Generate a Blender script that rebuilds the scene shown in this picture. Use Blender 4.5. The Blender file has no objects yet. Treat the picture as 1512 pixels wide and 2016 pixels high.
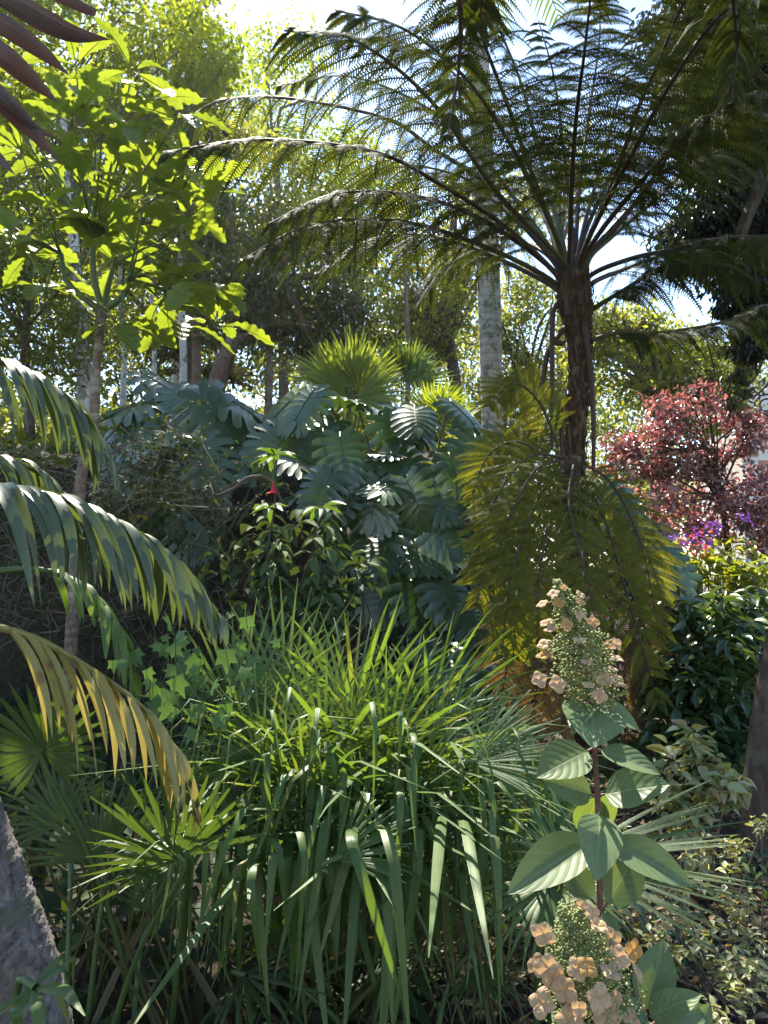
import bpy, math
import numpy as np
from math import radians, sin, cos, pi
from mathutils import Matrix, Vector

# ------------------------------------------------------------------ camera, sky, sun, exposure
scene = bpy.context.scene
COL = scene.collection
FPX, PITCH, CAMZ = 1573.0, radians(4.0), 1.6
cam_d = bpy.data.cameras.new('camera')
cam_d.sensor_width = 36.0
cam_d.lens = FPX / 2016.0 * 36.0
cam_d.clip_start, cam_d.clip_end = 0.05, 2000.0
cam = bpy.data.objects.new('camera', cam_d)
COL.objects.link(cam)
cam.location = (0, 0, CAMZ)
cam.rotation_euler = (pi / 2 + PITCH, 0, 0)
scene.camera = cam

SUN_AZ, SUN_EL = radians(-15.0), radians(53.0)      # azimuth from the view direction (+Y), negative = to the left
world = bpy.data.worlds.new('World')
scene.world = world
world.use_nodes = True
wn = world.node_tree.nodes
sky = wn.new('ShaderNodeTexSky')
sky.sky_type = 'NISHITA'
sky.sun_disc = False
sky.sun_elevation = SUN_EL
sky.sun_rotation = SUN_AZ
sky.air_density, sky.dust_density, sky.ozone_density = 1.0, 0.25, 1.6
world.node_tree.links.new(sky.outputs[0], wn['Background'].inputs[0])
wn['Background'].inputs[1].default_value = 0.10

sun_d = bpy.data.lights.new('sun', 'SUN')
sun_d.energy, sun_d.angle, sun_d.color = 4.7, radians(0.55), (1.0, 0.93, 0.80)
sun = bpy.data.objects.new('sun', sun_d)
COL.objects.link(sun)
sdir = Vector((sin(SUN_AZ) * cos(SUN_EL), cos(SUN_AZ) * cos(SUN_EL), sin(SUN_EL)))
sun.rotation_euler = sdir.to_track_quat('Z', 'Y').to_euler()
sun.location = sdir * 40

scene.view_settings.view_transform = 'Standard'
scene.view_settings.look = 'None'
scene.view_settings.exposure = 2.05
scene.view_settings.gamma = 1.0
scene.render.engine = 'CYCLES'
scene.cycles.max_bounces = 8
scene.cycles.diffuse_bounces = 4
scene.cycles.glossy_bounces = 2
scene.cycles.transmission_bounces = 5
scene.cycles.use_denoising = True
scene.cycles.sample_clamp_indirect = 6.0

# ------------------------------------------------------------------ helpers
rng = np.random.default_rng(11)
def A(*v): return np.array(v, float)
def U(a, b, n=None): return rng.uniform(a, b, n)
def nz(v):
    v = np.asarray(v, float)
    return v / (np.linalg.norm(v, axis=-1, keepdims=True) + 1e-9)
def ss(a, b, x):
    t = np.clip((x - a) / (b - a), 0, 1)
    return t * t * (3 - 2 * t)
CP, SP = cos(PITCH), sin(PITCH)
def P(px, py, Y):
    """world point seen at photograph pixel (px, py) at distance Y in front"""
    dx, dz = (px - 756) / FPX, (1008 - py) / FPX
    s = Y / (CP - dz * SP)
    return A(dx * s, Y, CAMZ + (SP + dz * CP) * s)
def PP(l): return np.array([P(*q) for q in l])
def spline(pts, n):
    p = np.asarray(pts, float)
    p = np.vstack([2 * p[0] - p[1], p, 2 * p[-1] - p[-2]])
    k = len(p) - 3
    t = np.linspace(0, k - 1e-6, n)
    i = t.astype(int)
    u = (t - i)[:, None]
    a, b, c, d = p[i], p[i + 1], p[i + 2], p[i + 3]
    return 0.5 * (2 * b + (c - a) * u + (2 * a - 5 * b + 4 * c - d) * u**2 + (3 * b - a - 3 * c + d) * u**3)

class MB:
    def __init__(self): self.V, self.F, self.UV, self.n = [], [], [], 0
    def add(self, V, F, UV=None):
        V = np.asarray(V, float).reshape(-1, 3)
        self.V.append(V)
        self.UV.append(np.zeros((len(V), 2)) if UV is None else np.asarray(UV, float).reshape(-1, 2))
        self.F.append(np.asarray(F, int) + self.n)
        self.n += len(V)
    def mesh(self, name, off=(0, 0, 0), smooth=True):
        V = np.vstack(self.V) - np.asarray(off, float)
        UV = np.vstack(self.UV)
        li = np.concatenate([f.ravel() for f in self.F])
        lt = np.concatenate([np.full(len(f), f.shape[1]) for f in self.F])
        ls = np.concatenate([[0], np.cumsum(lt)[:-1]])
        me = bpy.data.meshes.new(name)
        me.vertices.add(len(V)); me.vertices.foreach_set('co', V.astype(np.float32).ravel())
        me.loops.add(len(li)); me.loops.foreach_set('vertex_index', li.astype(np.int32))
        me.polygons.add(len(lt)); me.polygons.foreach_set('loop_start', ls.astype(np.int32))
        uv = me.uv_layers.new(name='UVMap')
        uv.data.foreach_set('uv', UV[li].astype(np.float32).ravel())
        me.polygons.foreach_set('use_smooth', np.full(len(lt), smooth))
        me.update(calc_edges=True)
        return me

def base_of(o):
    v = np.zeros(3)
    while o is not None:
        v = v + np.array(o.location); o = o.parent
    return v
def tag(o, label, cat=None, group=None, kind=None):
    if label: o['label'] = label
    if cat: o['category'] = cat
    if group: o['group'] = group
    if kind: o['kind'] = kind
    return o
def thing(name, label, cat, loc, group=None):
    o = bpy.data.objects.new(name, None)
    COL.objects.link(o); o.location = tuple(loc); o.empty_display_size = 0.1
    return tag(o, label, cat, group)
def build(mb, name, mat, parent=None, kind=None, smooth=True, label=None):
    off = base_of(parent)
    o = bpy.data.objects.new(name, mb.mesh(name, off, smooth))
    o.data.materials.append(mat)
    COL.objects.link(o)
    if parent is not None: o.parent = parent
    if kind: o['kind'] = kind
    if label: o['label'] = label
    return o
def inst(name, me, parent, pos, X, Y, Z):
    off = base_of(parent)
    o = bpy.data.objects.new(name, me)
    COL.objects.link(o)
    o.parent = parent
    p = np.asarray(pos) - off
    o.matrix_basis = Matrix(((X[0], Y[0], Z[0], p[0]), (X[1], Y[1], Z[1], p[1]), (X[2], Y[2], Z[2], p[2]), (0, 0, 0, 1)))
    return o

def tube(mb, pts, rad, k=8, wob=0.0):
    p = np.asarray(pts, float); n = len(p)
    r = np.interp(np.linspace(0, 1, n), np.linspace(0, 1, len(np.atleast_1d(rad))), np.atleast_1d(rad))
    t = nz(np.gradient(p, axis=0))
    ref = A(1, 0, 0) if abs(t[0][0]) < 0.8 else A(0, 1, 0)
    x = nz(np.cross(t[0], ref)); V = []; UV = []
    L = np.concatenate([[0], np.cumsum(np.linalg.norm(np.diff(p, axis=0), axis=1))])
    a = np.linspace(0, 2 * pi, k + 1)
    for i in range(n):
        x = nz(x - t[i] * np.dot(x, t[i])); y = np.cross(t[i], x)
        rr = r[i] * (1 + (wob * rng.normal(0, 1, k + 1) if wob else 0)) * np.ones(k + 1); rr[-1] = rr[0]
        V.append(p[i] + np.outer(np.cos(a) * rr, x) + np.outer(np.sin(a) * rr, y))
        UV.append(np.stack([a / (2 * pi), np.full(k + 1, L[i])], 1))
    i, j = np.meshgrid(np.arange(n - 1), np.arange(k), indexing='ij')
    q = (i * (k + 1) + j).ravel()
    mb.add(np.vstack(V), np.stack([q, q + 1, q + k + 2, q + k + 1], 1), np.vstack(UV))

def blade(mb, pts, side, w, fold=0.15, cols=3):
    """a leaf strip: midline points, side vectors, half widths, V fold (positive = edges up)"""
    p = np.asarray(pts, float); n = len(p)
    side = np.broadcast_to(np.asarray(side, float), p.shape)
    t = nz(np.gradient(p, axis=0))
    side = nz(side - t * np.sum(side * t, 1, keepdims=True))
    nr = np.cross(side, t)
    w = np.asarray(w, float)
    c = np.linspace(-1, 1, cols)
    V = p[:, None, :] + side[:, None, :] * (c[None, :, None] * w[:, None, None]) + nr[:, None, :] * (np.abs(c)[None, :, None] * (fold * w)[:, None, None])
    UV = np.stack(np.broadcast_arrays((c * 0.5 + 0.5)[None, :], np.linspace(0, 1, n)[:, None]), -1)
    i, j = np.meshgrid(np.arange(n - 1), np.arange(cols - 1), indexing='ij')
    q = (i * cols + j).ravel()
    mb.add(V.reshape(-1, 3), np.stack([q, q + 1, q + cols + 1, q + cols], 1), UV.reshape(-1, 2))

def stamp(mb, T, pos, X, Y, Z):
    v, f, uv = T
    n, k = len(pos), len(v)
    V = pos[:, None, :] + v[None, :, 0:1] * X[:, None, :] + v[None, :, 1:2] * Y[:, None, :] + v[None, :, 2:3] * Z[:, None, :]
    F = f[None] + (np.arange(n) * k)[:, None, None]
    mb.add(V.reshape(-1, 3), F.reshape(-1, f.shape[1]), np.tile(uv, (n, 1)))

def frames(d, nrm):
    d = nz(d); s = nz(np.cross(d, nrm)); return s, d, np.cross(s, d)

# leaf templates: x across (+-0.5), y along (0..1), z normal
DIAM = (A(0, 0, 0, .5, .42, .06, 0, 1, -.06, -.5, .42, .06).reshape(-1, 3), np.array([[0, 1, 2], [0, 2, 3]]), A(.5, 0, 1, .45, .5, 1, 0, .45).reshape(-1, 2))
def leafT(rows, shape, fold=.25, curl=.12, cols=3):
    t = np.linspace(0, 1, rows); c = np.linspace(-1, 1, cols)
    w = np.array([max(0.012, shape(x)) for x in t]) * .5
    x = c[None] * w[:, None]
    y = np.broadcast_to(t[:, None], x.shape)
    z = np.abs(x) * fold - curl * (t**2)[:, None]
    v = np.stack([x, y, z], -1).reshape(-1, 3)
    uv = np.stack([np.broadcast_to(c * .5 + .5, x.shape), y], -1).reshape(-1, 2)
    i, j = np.meshgrid(np.arange(rows - 1), np.arange(cols - 1), indexing='ij')
    q = (i * cols + j).ravel()
    return v, np.stack([q, q + 1, q + cols + 1, q + cols], 1), uv
def ovate(t): return sin(pi * t**.75)**.9 * (1 - .25 * t)
def lance(t): return sin(pi * t**.9)
def obov(t): return sin(pi * t**1.5)**.8
LEAF4 = leafT(4, ovate, .3, .15)
LEAF6 = leafT(6, ovate, .3, .2)
LANC6 = leafT(6, lance, .3, .25)

# ------------------------------------------------------------------ materials
def newmat(name):
    m = bpy.data.materials.new(name); m.use_nodes = True
    nt = m.node_tree
    for n in list(nt.nodes): nt.nodes.remove(n)
    return m, nt
class N:
    def __init__(self, nt): self.nt = nt
    def __call__(self, typ, ins=None, **kw):
        n = self.nt.nodes.new('ShaderNode' + typ)
        for k, v in kw.items(): setattr(n, k, v)
        for k, v in (ins or {}).items():
            s = n.inputs[k]
            if hasattr(v, 'is_linked') or isinstance(v, bpy.types.NodeSocket): self.nt.links.new(v, s)
            else: s.default_value = v
        return n
def rgb(c): return (c[0], c[1], c[2], 1.0)
def mixc(n, f, a, b, bt='MIX'):
    m = n('Mix', data_type='RGBA', blend_type=bt)
    for i, v in ((0, f), (6, a), (7, b)):
        if isinstance(v, bpy.types.NodeSocket): n.nt.links.new(v, m.inputs[i])
        else: m.inputs[i].default_value = v if i == 0 else rgb(v)
    return m.outputs[2]
def math_(n, op, a, b=0.0):
    m = n('Math', operation=op)
    for i, v in ((0, a), (1, b)):
        if isinstance(v, bpy.types.NodeSocket): n.nt.links.new(v, m.inputs[i])
        else: m.inputs[i].default_value = v
    return m.outputs[0]

def leafmat(name, c1, c2, tr=None, tf=.35, rough=.45, spec=.5, by='island', vein=None, grain=0.0, c3=None, blot=.0, bump=.3):
    m, nt = newmat(name); n = N(nt)
    out = n('OutputMaterial')
    if by == 'object': r = n('ObjectInfo').outputs['Random']
    else: r = n('NewGeometry').outputs['Random Per Island']
    col = mixc(n, r, c1, c2)
    tc = n('TexCoord')
    nz1 = n('TexNoise', {'Vector': tc.outputs['Object'], 'Scale': 3.0, 'Detail': 3.0})
    if c3 is not None:     # a few leaves take another colour
        f3 = n('MapRange', {'Value': math_(n, 'FRACT', math_(n, 'MULTIPLY', r, 17.3)), 'From Min': .80, 'From Max': .97}).outputs[0]
        col = mixc(n, f3, col, c3)
    col = mixc(n, n('MapRange', {'Value': nz1.outputs[0], 'From Min': .3, 'From Max': .7, 'To Min': 0.0, 'To Max': .45}).outputs[0], col, [x * .55 for x in c1])
    bumph = None
    uvn = n('UVMap')
    sep = n('SeparateXYZ', {'Vector': uvn.outputs[0]})
    au = math_(n, 'ABSOLUTE', math_(n, 'SUBTRACT', sep.outputs[0], .5))
    if vein:
        vc, freq, slope, amt = vein
        mid = n('MapRange', {'Value': au, 'From Min': .012, 'From Max': .03, 'To Min': 1.0, 'To Max': 0.0}).outputs[0]
        ph = math_(n, 'MULTIPLY', math_(n, 'SUBTRACT', sep.outputs[1], math_(n, 'MULTIPLY', math_(n, 'POWER', au, 1.25), slope)), freq)
        tri = math_(n, 'ABSOLUTE', math_(n, 'SUBTRACT', math_(n, 'FRACT', ph), .5))
        lat = n('MapRange', {'Value': tri, 'From Min': .0, 'From Max': .09, 'To Min': .7, 'To Max': 0.0}).outputs[0]
        vv = math_(n, 'MAXIMUM', mid, lat)
        col = mixc(n, math_(n, 'MULTIPLY', vv, amt), col, vc)
        bumph = math_(n, 'SUBTRACT', math_(n, 'POWER', tri, .5), math_(n, 'MULTIPLY', mid, .6))
    if grain:
        st = n('TexNoise', {'Vector': n('CombineXYZ', {'X': math_(n, 'MULTIPLY', sep.outputs[0], 14.0), 'Y': math_(n, 'MULTIPLY', sep.outputs[1], .8), 'Z': math_(n, 'MULTIPLY', r, 50.0)}).outputs[0], 'Scale': 1.6, 'Detail': 2.0})
        col = mixc(n, n('MapRange', {'Value': st.outputs[0], 'From Min': .35, 'From Max': .7, 'To Min': 0., 'To Max': grain}).outputs[0], col, [min(1, x * 1.7 + .01) for x in c2])
        bumph = st.outputs[0]
    if blot:
        bn = n('TexNoise', {'Vector': tc.outputs['Object'], 'Scale': 14.0, 'Detail': 4.0})
        col = mixc(n, n('MapRange', {'Value': bn.outputs[0], 'From Min': .58, 'From Max': .70, 'To Min': 0., 'To Max': blot}).outputs[0], col, (.16, .085, .03))
    ins = {'Base Color': col, 'Roughness': rough, 'Specular IOR Level': spec}
    if bumph is not None:
        ins['Normal'] = n('Bump', {'Height': bumph, 'Strength': bump, 'Distance': .004}).outputs[0]
    pb = n('BsdfPrincipled', ins)
    trc = mixc(n, 1.0, col, tr if tr is not None else (2.1, 1.9, .55), 'MULTIPLY')
    tb = n('BsdfTranslucent', {'Color': trc})
    mx = n('MixShader', {0: tf, 1: pb.outputs[0], 2: tb.outputs[0]})
    nt.links.new(mx.outputs[0], out.inputs[0])
    return m

def barkmat(name, c1, c2, c3, scale=(14, 14, 3), bump=.8, patch=None, rings=0, rough=.85, crk=.6):
    m, nt = newmat(name); n = N(nt)
    out = n('OutputMaterial'); tc = n('TexCoord')
    mp = n('Mapping', {'Vector': tc.outputs['Object'], 'Scale': scale})
    n1 = n('TexNoise', {'Vector': mp.outputs[0], 'Scale': 1.0, 'Detail': 7.0, 'Roughness': .65})
    vo = n('TexVoronoi', {'Vector': mp.outputs[0], 'Scale': 1.3}, feature='DISTANCE_TO_EDGE')
    f = n('MapRange', {'Value': n1.outputs[0], 'From Min': .3, 'From Max': .7}).outputs[0]
    col = mixc(n, f, c1, c2)
    crack = n('MapRange', {'Value': math_(n, 'ADD', vo.outputs[0], math_(n, 'MULTIPLY', n1.outputs[0], .22)), 'From Min': .06, 'From Max': .2, 'To Min': 1., 'To Max': 0.}).outputs[0]
    col = mixc(n, math_(n, 'MULTIPLY', crack, crk), col, [x * .4 for x in c1])
    h = math_(n, 'ADD', n1.outputs[0], math_(n, 'MULTIPLY', crack, -.65 * crk))
    if patch:
        n2 = n('TexNoise', {'Vector': tc.outputs['Object'], 'Scale': patch, 'Detail': 5.0})
        col = mixc(n, n('MapRange', {'Value': n2.outputs[0], 'From Min': .52, 'From Max': .6, 'To Max': .85}).outputs[0], col, c3)
    if rings:
        wv = n('TexWave', {'Vector': tc.outputs['Object'], 'Scale': rings, 'Distortion': 1.2, 'Detail': 2.0}, bands_direction='Z')
        col = mixc(n, n('MapRange', {'Value': wv.outputs[0], 'From Min': .0, 'From Max': .25, 'To Min': .28, 'To Max': 0.}).outputs[0], col, [x * .45 for x in c1])
        h = math_(n, 'ADD', h, math_(n, 'MULTIPLY', wv.outputs[0], .5))
    bp = n('Bump', {'Height': h, 'Strength': bump, 'Distance': .02})
    pb = n('BsdfPrincipled', {'Base Color': col, 'Roughness': rough, 'Specular IOR Level': .2, 'Normal': bp.outputs[0]})
    nt.links.new(pb.outputs[0], out.inputs[0])
    return m
def plain(name, c, rough=.6, spec=.4, var=.3, scale=20.0, metal=0.0):
    m, nt = newmat(name); n = N(nt)
    out = n('OutputMaterial'); tc = n('TexCoord')
    n1 = n('TexNoise', {'Vector': tc.outputs['Object'], 'Scale': scale, 'Detail': 5.0})
    col = mixc(n, n('MapRange', {'Value': n1.outputs[0], 'From Min': .3, 'From Max': .7, 'To Max': var}).outputs[0], c, [x * .35 for x in c])
    bp = n('Bump', {'Height': n1.outputs[0], 'Strength': .3, 'Distance': .01})
    pb = n('BsdfPrincipled', {'Base Color': col, 'Roughness': rough, 'Specular IOR Level': spec, 'Metallic': metal, 'Normal': bp.outputs[0]})
    nt.links.new(pb.outputs[0], out.inputs[0])
    return m

M = {}
M['fern'] = leafmat('fern_leaf', (.022, .038, .009), (.048, .064, .014), tf=.28, rough=.7, spec=.12, c3=(.075, .062, .014))
M['fernrib'] = plain('fern_stalk', (.060, .036, .022), .6, .3, .5, 25)
M['fernrib2'] = plain('fern_stalk_green', (.085, .080, .028), .6, .3, .5, 25)
M['fibre'] = leafmat('trunk_fibre', (.055, .032, .020), (.15, .095, .058), tf=.02, rough=.9, spec=.1)
M['ferntrunk'] = barkmat('fern_trunk', (.035, .022, .016), (.10, .064, .042), (.16, .12, .08), (30, 30, 7), 1.0, 9)
M['goldfern'] = leafmat('golden_fern', (.085, .112, .016), (.135, .140, .022), tf=.42, rough=.7, spec=.12, c3=(.16, .10, .022))
M['deadfern'] = leafmat('dead_fern', (.095, .058, .024), (.15, .095, .035), tf=.2, rough=.7, spec=.2)
M['monst'] = leafmat('monstera_leaf', (.026, .060, .016), (.052, .098, .030), tf=.18, rough=.30, spec=.85, by='object', vein=((.10, .16, .08), 0.001, 0, .7))
M['petiole'] = plain('green_stalk', (.07, .11, .03), .5, .4, .4, 12)
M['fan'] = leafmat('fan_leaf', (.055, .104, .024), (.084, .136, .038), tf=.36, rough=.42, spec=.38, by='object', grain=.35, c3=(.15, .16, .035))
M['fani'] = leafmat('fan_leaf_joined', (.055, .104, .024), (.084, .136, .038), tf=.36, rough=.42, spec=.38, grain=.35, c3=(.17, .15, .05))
M['fansun'] = leafmat('fan_leaf_sunlit', (.11, .16, .020), (.16, .20, .028), tf=.48, rough=.4, spec=.5, by='object', grain=.35)  # fan leaf copy with sunlight put into its lighter colour
M['fanshade'] = leafmat('fan_leaf_shaded', (.036, .066, .014), (.052, .086, .020), tf=.26, rough=.4, spec=.45, by='object', grain=.3)  # fan leaf copy darkened in colour for the palms standing in shade
M['kentia'] = leafmat('feather_palm_leaf', (.042, .064, .030), (.062, .088, .042), tf=.25, rough=.36, spec=.6, by='object', grain=.4)
M['yellow'] = leafmat('yellow_palm_leaf', (.22, .19, .050), (.34, .30, .10), tf=.30, rough=.45, spec=.4, by='object', grain=.4, tr=(1.1, .95, .6), blot=.9, bump=.4)
M['purple'] = leafmat('purple_strap_leaf', (.028, .016, .016), (.042, .024, .022), tf=.06, rough=.35, spec=.5, by='object', grain=.5, tr=(1.6, 1.0, .9))
M['hyd'] = leafmat('hydrangea_leaf', (.105, .155, .060), (.135, .19, .080), tf=.25, rough=.5, spec=.4, by='object', vein=((.22, .28, .16), 7.0, .75, .38), bump=.22, blot=.35)
M['hydstem'] = plain('hydrangea_stem', (.13, .055, .040), .5, .4, .4, 60)
M['floret'] = leafmat('hydrangea_floret', (.50, .33, .17), (.62, .44, .28), tf=.28, rough=.6, spec=.2, by='object', tr=(1.1, .95, .7), c3=(.50, .27, .07), vein=((.40, .25, .14), 6.0, .6, .5), blot=.5)
M['buds'] = leafmat('hydrangea_buds', (.22, .27, .085), (.36, .38, .17), tf=.2, rough=.6, spec=.2, tr=(1.2, 1.1, .6))
M['lobed'] = leafmat('lobed_leaf', (.105, .15, .028), (.15, .195, .040), tf=.50, rough=.38, spec=.5, by='object', vein=((.20, .26, .08), 9.0, .7, .5))
M['ivy'] = leafmat('ivy_leaf', (.070, .14, .030), (.10, .18, .045), tf=.35, rough=.4, spec=.5, by='object')
M['glossy'] = leafmat('glossy_leaf', (.030, .062, .022), (.055, .095, .028), tf=.25, rough=.28, spec=.6, by='object', c3=(.12, .16, .03))  # lighter c3 leaves have sunlight painted into their colour
M['glossyi'] = leafmat('glossy_foliage', (.030, .062, .022), (.055, .095, .028), tf=.25, rough=.28, spec=.6, c3=(.12, .16, .03))  # same painted-in sunlit leaves in c3 for the joined foliage
M['cover'] = leafmat('ground_cover_leaf', (.022, .040, .014), (.045, .070, .020), tf=.25, rough=.65, spec=.15, c3=(.06, .045, .02))
M['pale'] = leafmat('pale_leaf', (.27, .30, .15), (.38, .38, .22), tf=.3, rough=.45, spec=.4, by='object', c3=(.26, .17, .07))
M['palei'] = leafmat('pale_foliage', (.20, .24, .10), (.36, .36, .2), tf=.3, rough=.45, spec=.4, c3=(.26, .17, .07))
M['limeleaf'] = leafmat('lime_foliage', (.13, .18, .02), (.24, .25, .03), tf=.45, rough=.45, spec=.4)
M['abu'] = leafmat('downy_leaf', (.050, .082, .036), (.080, .12, .050), tf=.14, rough=.75, spec=.15, by='object', vein=((.11, .15, .09), 9.0, .7, .4))
M['abug'] = leafmat('fresh_leaf', (.055, .11, .022), (.075, .135, .03), tf=.3, rough=.5, spec=.35, by='object', vein=((.17, .24, .10), 9.0, .7, .4))
M['redflower'] = leafmat('red_flower', (.55, .02, .035), (.62, .05, .06), tf=.25, rough=.5, spec=.3, tr=(1.3, .8, .8), by='object')
M['pink'] = leafmat('pink_flower', (.60, .07, .18), (.65, .18, .12), tf=.3, rough=.5, tr=(1.2, .8, .9), spec=.3)
M['violet'] = leafmat('violet_flower', (.22, .07, .42), (.32, .13, .50), tf=.3, rough=.5, tr=(1.1, .9, 1.1), spec=.3)
M['redleaf'] = leafmat('red_foliage', (.15, .065, .068), (.34, .24, .235), tf=.30, rough=.30, spec=.9, tr=(1.9, .8, .7), c3=(.56, .48, .46))  # whitish c3 leaves are sun glints put into the leaf colour
M['yg'] = leafmat('yellow_green_foliage', (.15, .20, .022), (.27, .29, .035), tf=.5, tr=(1.8, 1.8, .6), rough=.45, spec=.4)
M['olive'] = leafmat('olive_foliage', (.095, .12, .034), (.17, .19, .05), tf=.48, rough=.45, spec=.45)
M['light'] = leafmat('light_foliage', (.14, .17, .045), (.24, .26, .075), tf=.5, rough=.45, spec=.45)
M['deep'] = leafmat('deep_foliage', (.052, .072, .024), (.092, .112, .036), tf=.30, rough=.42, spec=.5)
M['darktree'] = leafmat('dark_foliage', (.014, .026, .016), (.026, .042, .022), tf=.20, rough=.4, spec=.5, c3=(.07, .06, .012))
M['conif'] = leafmat('conifer_foliage', (.075, .085, .05), (.12, .12, .065), tf=.32, rough=.55, spec=.3)
M['litter'] = leafmat('leaf_litter', (.075, .045, .025), (.24, .17, .10), tf=.1, rough=.8, spec=.2, c3=(.42, .34, .22))
M['deadpalm'] = leafmat('dead_palm_leaf', (.05, .042, .022), (.12, .095, .055), tf=.15, rough=.7, spec=.2, grain=.4)
M['dry'] = leafmat('dry_leaf', (.22, .18, .13), (.34, .29, .22), tf=.12, rough=.7, spec=.25, by='object', grain=.5, tr=(1.2, 1., .7))
M['bark'] = barkmat('grey_bark', (.035, .029, .027), (.27, .235, .22), (.12, .12, .085), (62, 62, 26), 1.0, 14, crk=.05)
M['bark2'] = barkmat('brown_bark', (.040, .026, .019), (.12, .082, .060), (.10, .095, .06), (34, 34, 9), .9, 6, crk=.08)
M['barkred'] = barkmat('reddish_bark', (.12, .075, .055), (.22, .15, .11), (.2, .18, .14), (12, 12, 3), .9, 3)
M['birch'] = barkmat('white_bark', (.42, .40, .37), (.62, .60, .56), (.14, .13, .12), (6, 6, 5), .5, 5)
M['palmtrunk'] = barkmat('palm_trunk', (.24, .22, .185), (.50, .47, .41), (.13, .14, .085), (13, 13, 9), .7, 8, 3.0, crk=.2)
M['ringtrunk'] = barkmat('ringed_bark', (.11, .080, .062), (.23, .17, .13), (.28, .24, .2), (14, 14, 9), .6, 6, 5.0)
M['twig'] = plain('dry_twig', (.13, .10, .08), .8, .2, .5, 30)
M['darktwig'] = plain('dark_twig', (.06, .045, .038), .7, .3, .4, 30)
M['iron'] = plain('wrought_iron', (.03, .03, .033), .5, .5, .2, 20, .8)
M['white'] = plain('white_render', (.78, .75, .70), .85, .2, .25, 1.2)
M['terra'] = plain('ochre_stone', (.55, .36, .22), .85, .2, .3, 2.0)
M['rock'] = barkmat('dark_rock', (.05, .046, .045), (.13, .12, .115), (.06, .075, .04), (3, 3, 3), 1.0, 2.5)

# ground: dark humus with patches
def groundmat():
    m, nt = newmat('garden_soil'); n = N(nt)
    out = n('OutputMaterial'); tc = n('TexCoord')
    a = n('TexNoise', {'Vector': tc.outputs['Object'], 'Scale': 1.3, 'Detail': 8.0, 'Roughness': .7})
    b = n('TexNoise', {'Vector': tc.outputs['Object'], 'Scale': 22.0, 'Detail': 6.0, 'Roughness': .7})
    col = mixc(n, n('MapRange', {'Value': a.outputs[0], 'From Min': .35, 'From Max': .65}).outputs[0], (.020, .016, .012), (.040, .032, .020))
    col = mixc(n, n('MapRange', {'Value': b.outputs[0], 'From Min': .5, 'From Max': .72, 'To Max': .6}).outputs[0], col, (.085, .06, .04))
    bp = n('Bump', {'Height': b.outputs[0], 'Strength': 1.0, 'Distance': .04})
    pb = n('BsdfPrincipled', {'Base Color': col, 'Roughness': .95, 'Specular IOR Level': .15, 'Normal': bp.outputs[0]})
    nt.links.new(pb.outputs[0], out.inputs[0])
    return m

# ------------------------------------------------------------------ ground
def H(x, y):
    x = np.asarray(x, float); y = np.asarray(y, float)
    yc = np.clip(y, .5, 45)
    a = ss(.19, .07, x / yc)
    bank = 2.7 * ss(8.0, 9.8, yc) + .22 * np.clip(yc - 9.6, 0, 40)
    z = a * bank + (1 - a) * (.03 * np.clip(yc - 6, 0, 40))
    return z + .05 * np.sin(x * 2.1 + y) * np.sin(y * 1.7 - x) + .03 * np.sin(x * 5.3) * np.sin(y * 4.7)
def ground():
    u = np.linspace(-1, 1, 150); x = 8 * u + 150 * np.sign(u) * np.abs(u)**4
    v = np.linspace(0, 1, 190); y = -6 + 30 * v + 260 * v**5
    X, Y = np.meshgrid(x, y)
    V = np.stack([X, Y, H(X, Y)], -1).reshape(-1, 3)
    i, j = np.meshgrid(np.arange(len(y) - 1), np.arange(len(x) - 1), indexing='ij')
    q = (i * len(x) + j).ravel(); w = len(x)
    mb = MB(); mb.add(V, np.stack([q, q + 1, q + w + 1, q + w], 1))
    o = build(mb, 'ground', groundmat()); o['kind'] = 'structure'
ground()

# ------------------------------------------------------------------ trees
def randdir(n):
    return nz(rng.normal(0, 1, (n, 3)))
def crown(mb, c, r, nclump, per, L, sig=.2, T=DIAM, wr=.5, hang=.2, shell=.5, flat=.6, rnd=None):
    c, r = A(*c), A(*r)
    d = randdir(nclump) * (U(shell**3, 1, nclump)**(1 / 3))[:, None]
    cl = c + d * r
    size = U(.6, 1.35, nclump)
    k = rng.integers(int(per * .5), int(per * 1.5) + 1, nclump)
    idx = np.repeat(np.arange(nclump), k)
    n = len(idx)
    off = rng.normal(0, 1, (n, 3)) * (size[idx] * sig)[:, None] * r.mean() * A(1, 1, flat)
    pos = cl[idx] + off
    dr = nz(randdir(n) + nz(off) * .5 + A(0, 0, -hang * 2))
    nr = randdir(n) * .8 + A(0, 0, 1)
    s, dd, nn = frames(dr, nr)
    LL = L * U(.65, 1.3, n)[:, None]
    stamp(mb, T, pos, s * LL * wr, dd * LL, nn * LL)
    return cl
def limbs(mb, trunk, cl, r0, n, k=5, sag=.1):
    p = np.asarray(trunk)
    pick = rng.permutation(len(cl))[:n]
    for i in pick:
        a = p[int(len(p) * U(.5, .98))]
        b = cl[i]
        mid = (a + b) / 2 + rng.normal(0, .06, 3) * np.linalg.norm(b - a) + A(0, 0, sag * np.linalg.norm(b - a))
        m2 = a * .2 + b * .8 + rng.normal(0, .05, 3) * np.linalg.norm(b - a)
        tube(mb, spline([a, mid, m2, b], 9), [r0 * U(.4, .7), r0 * .1], k)
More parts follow.
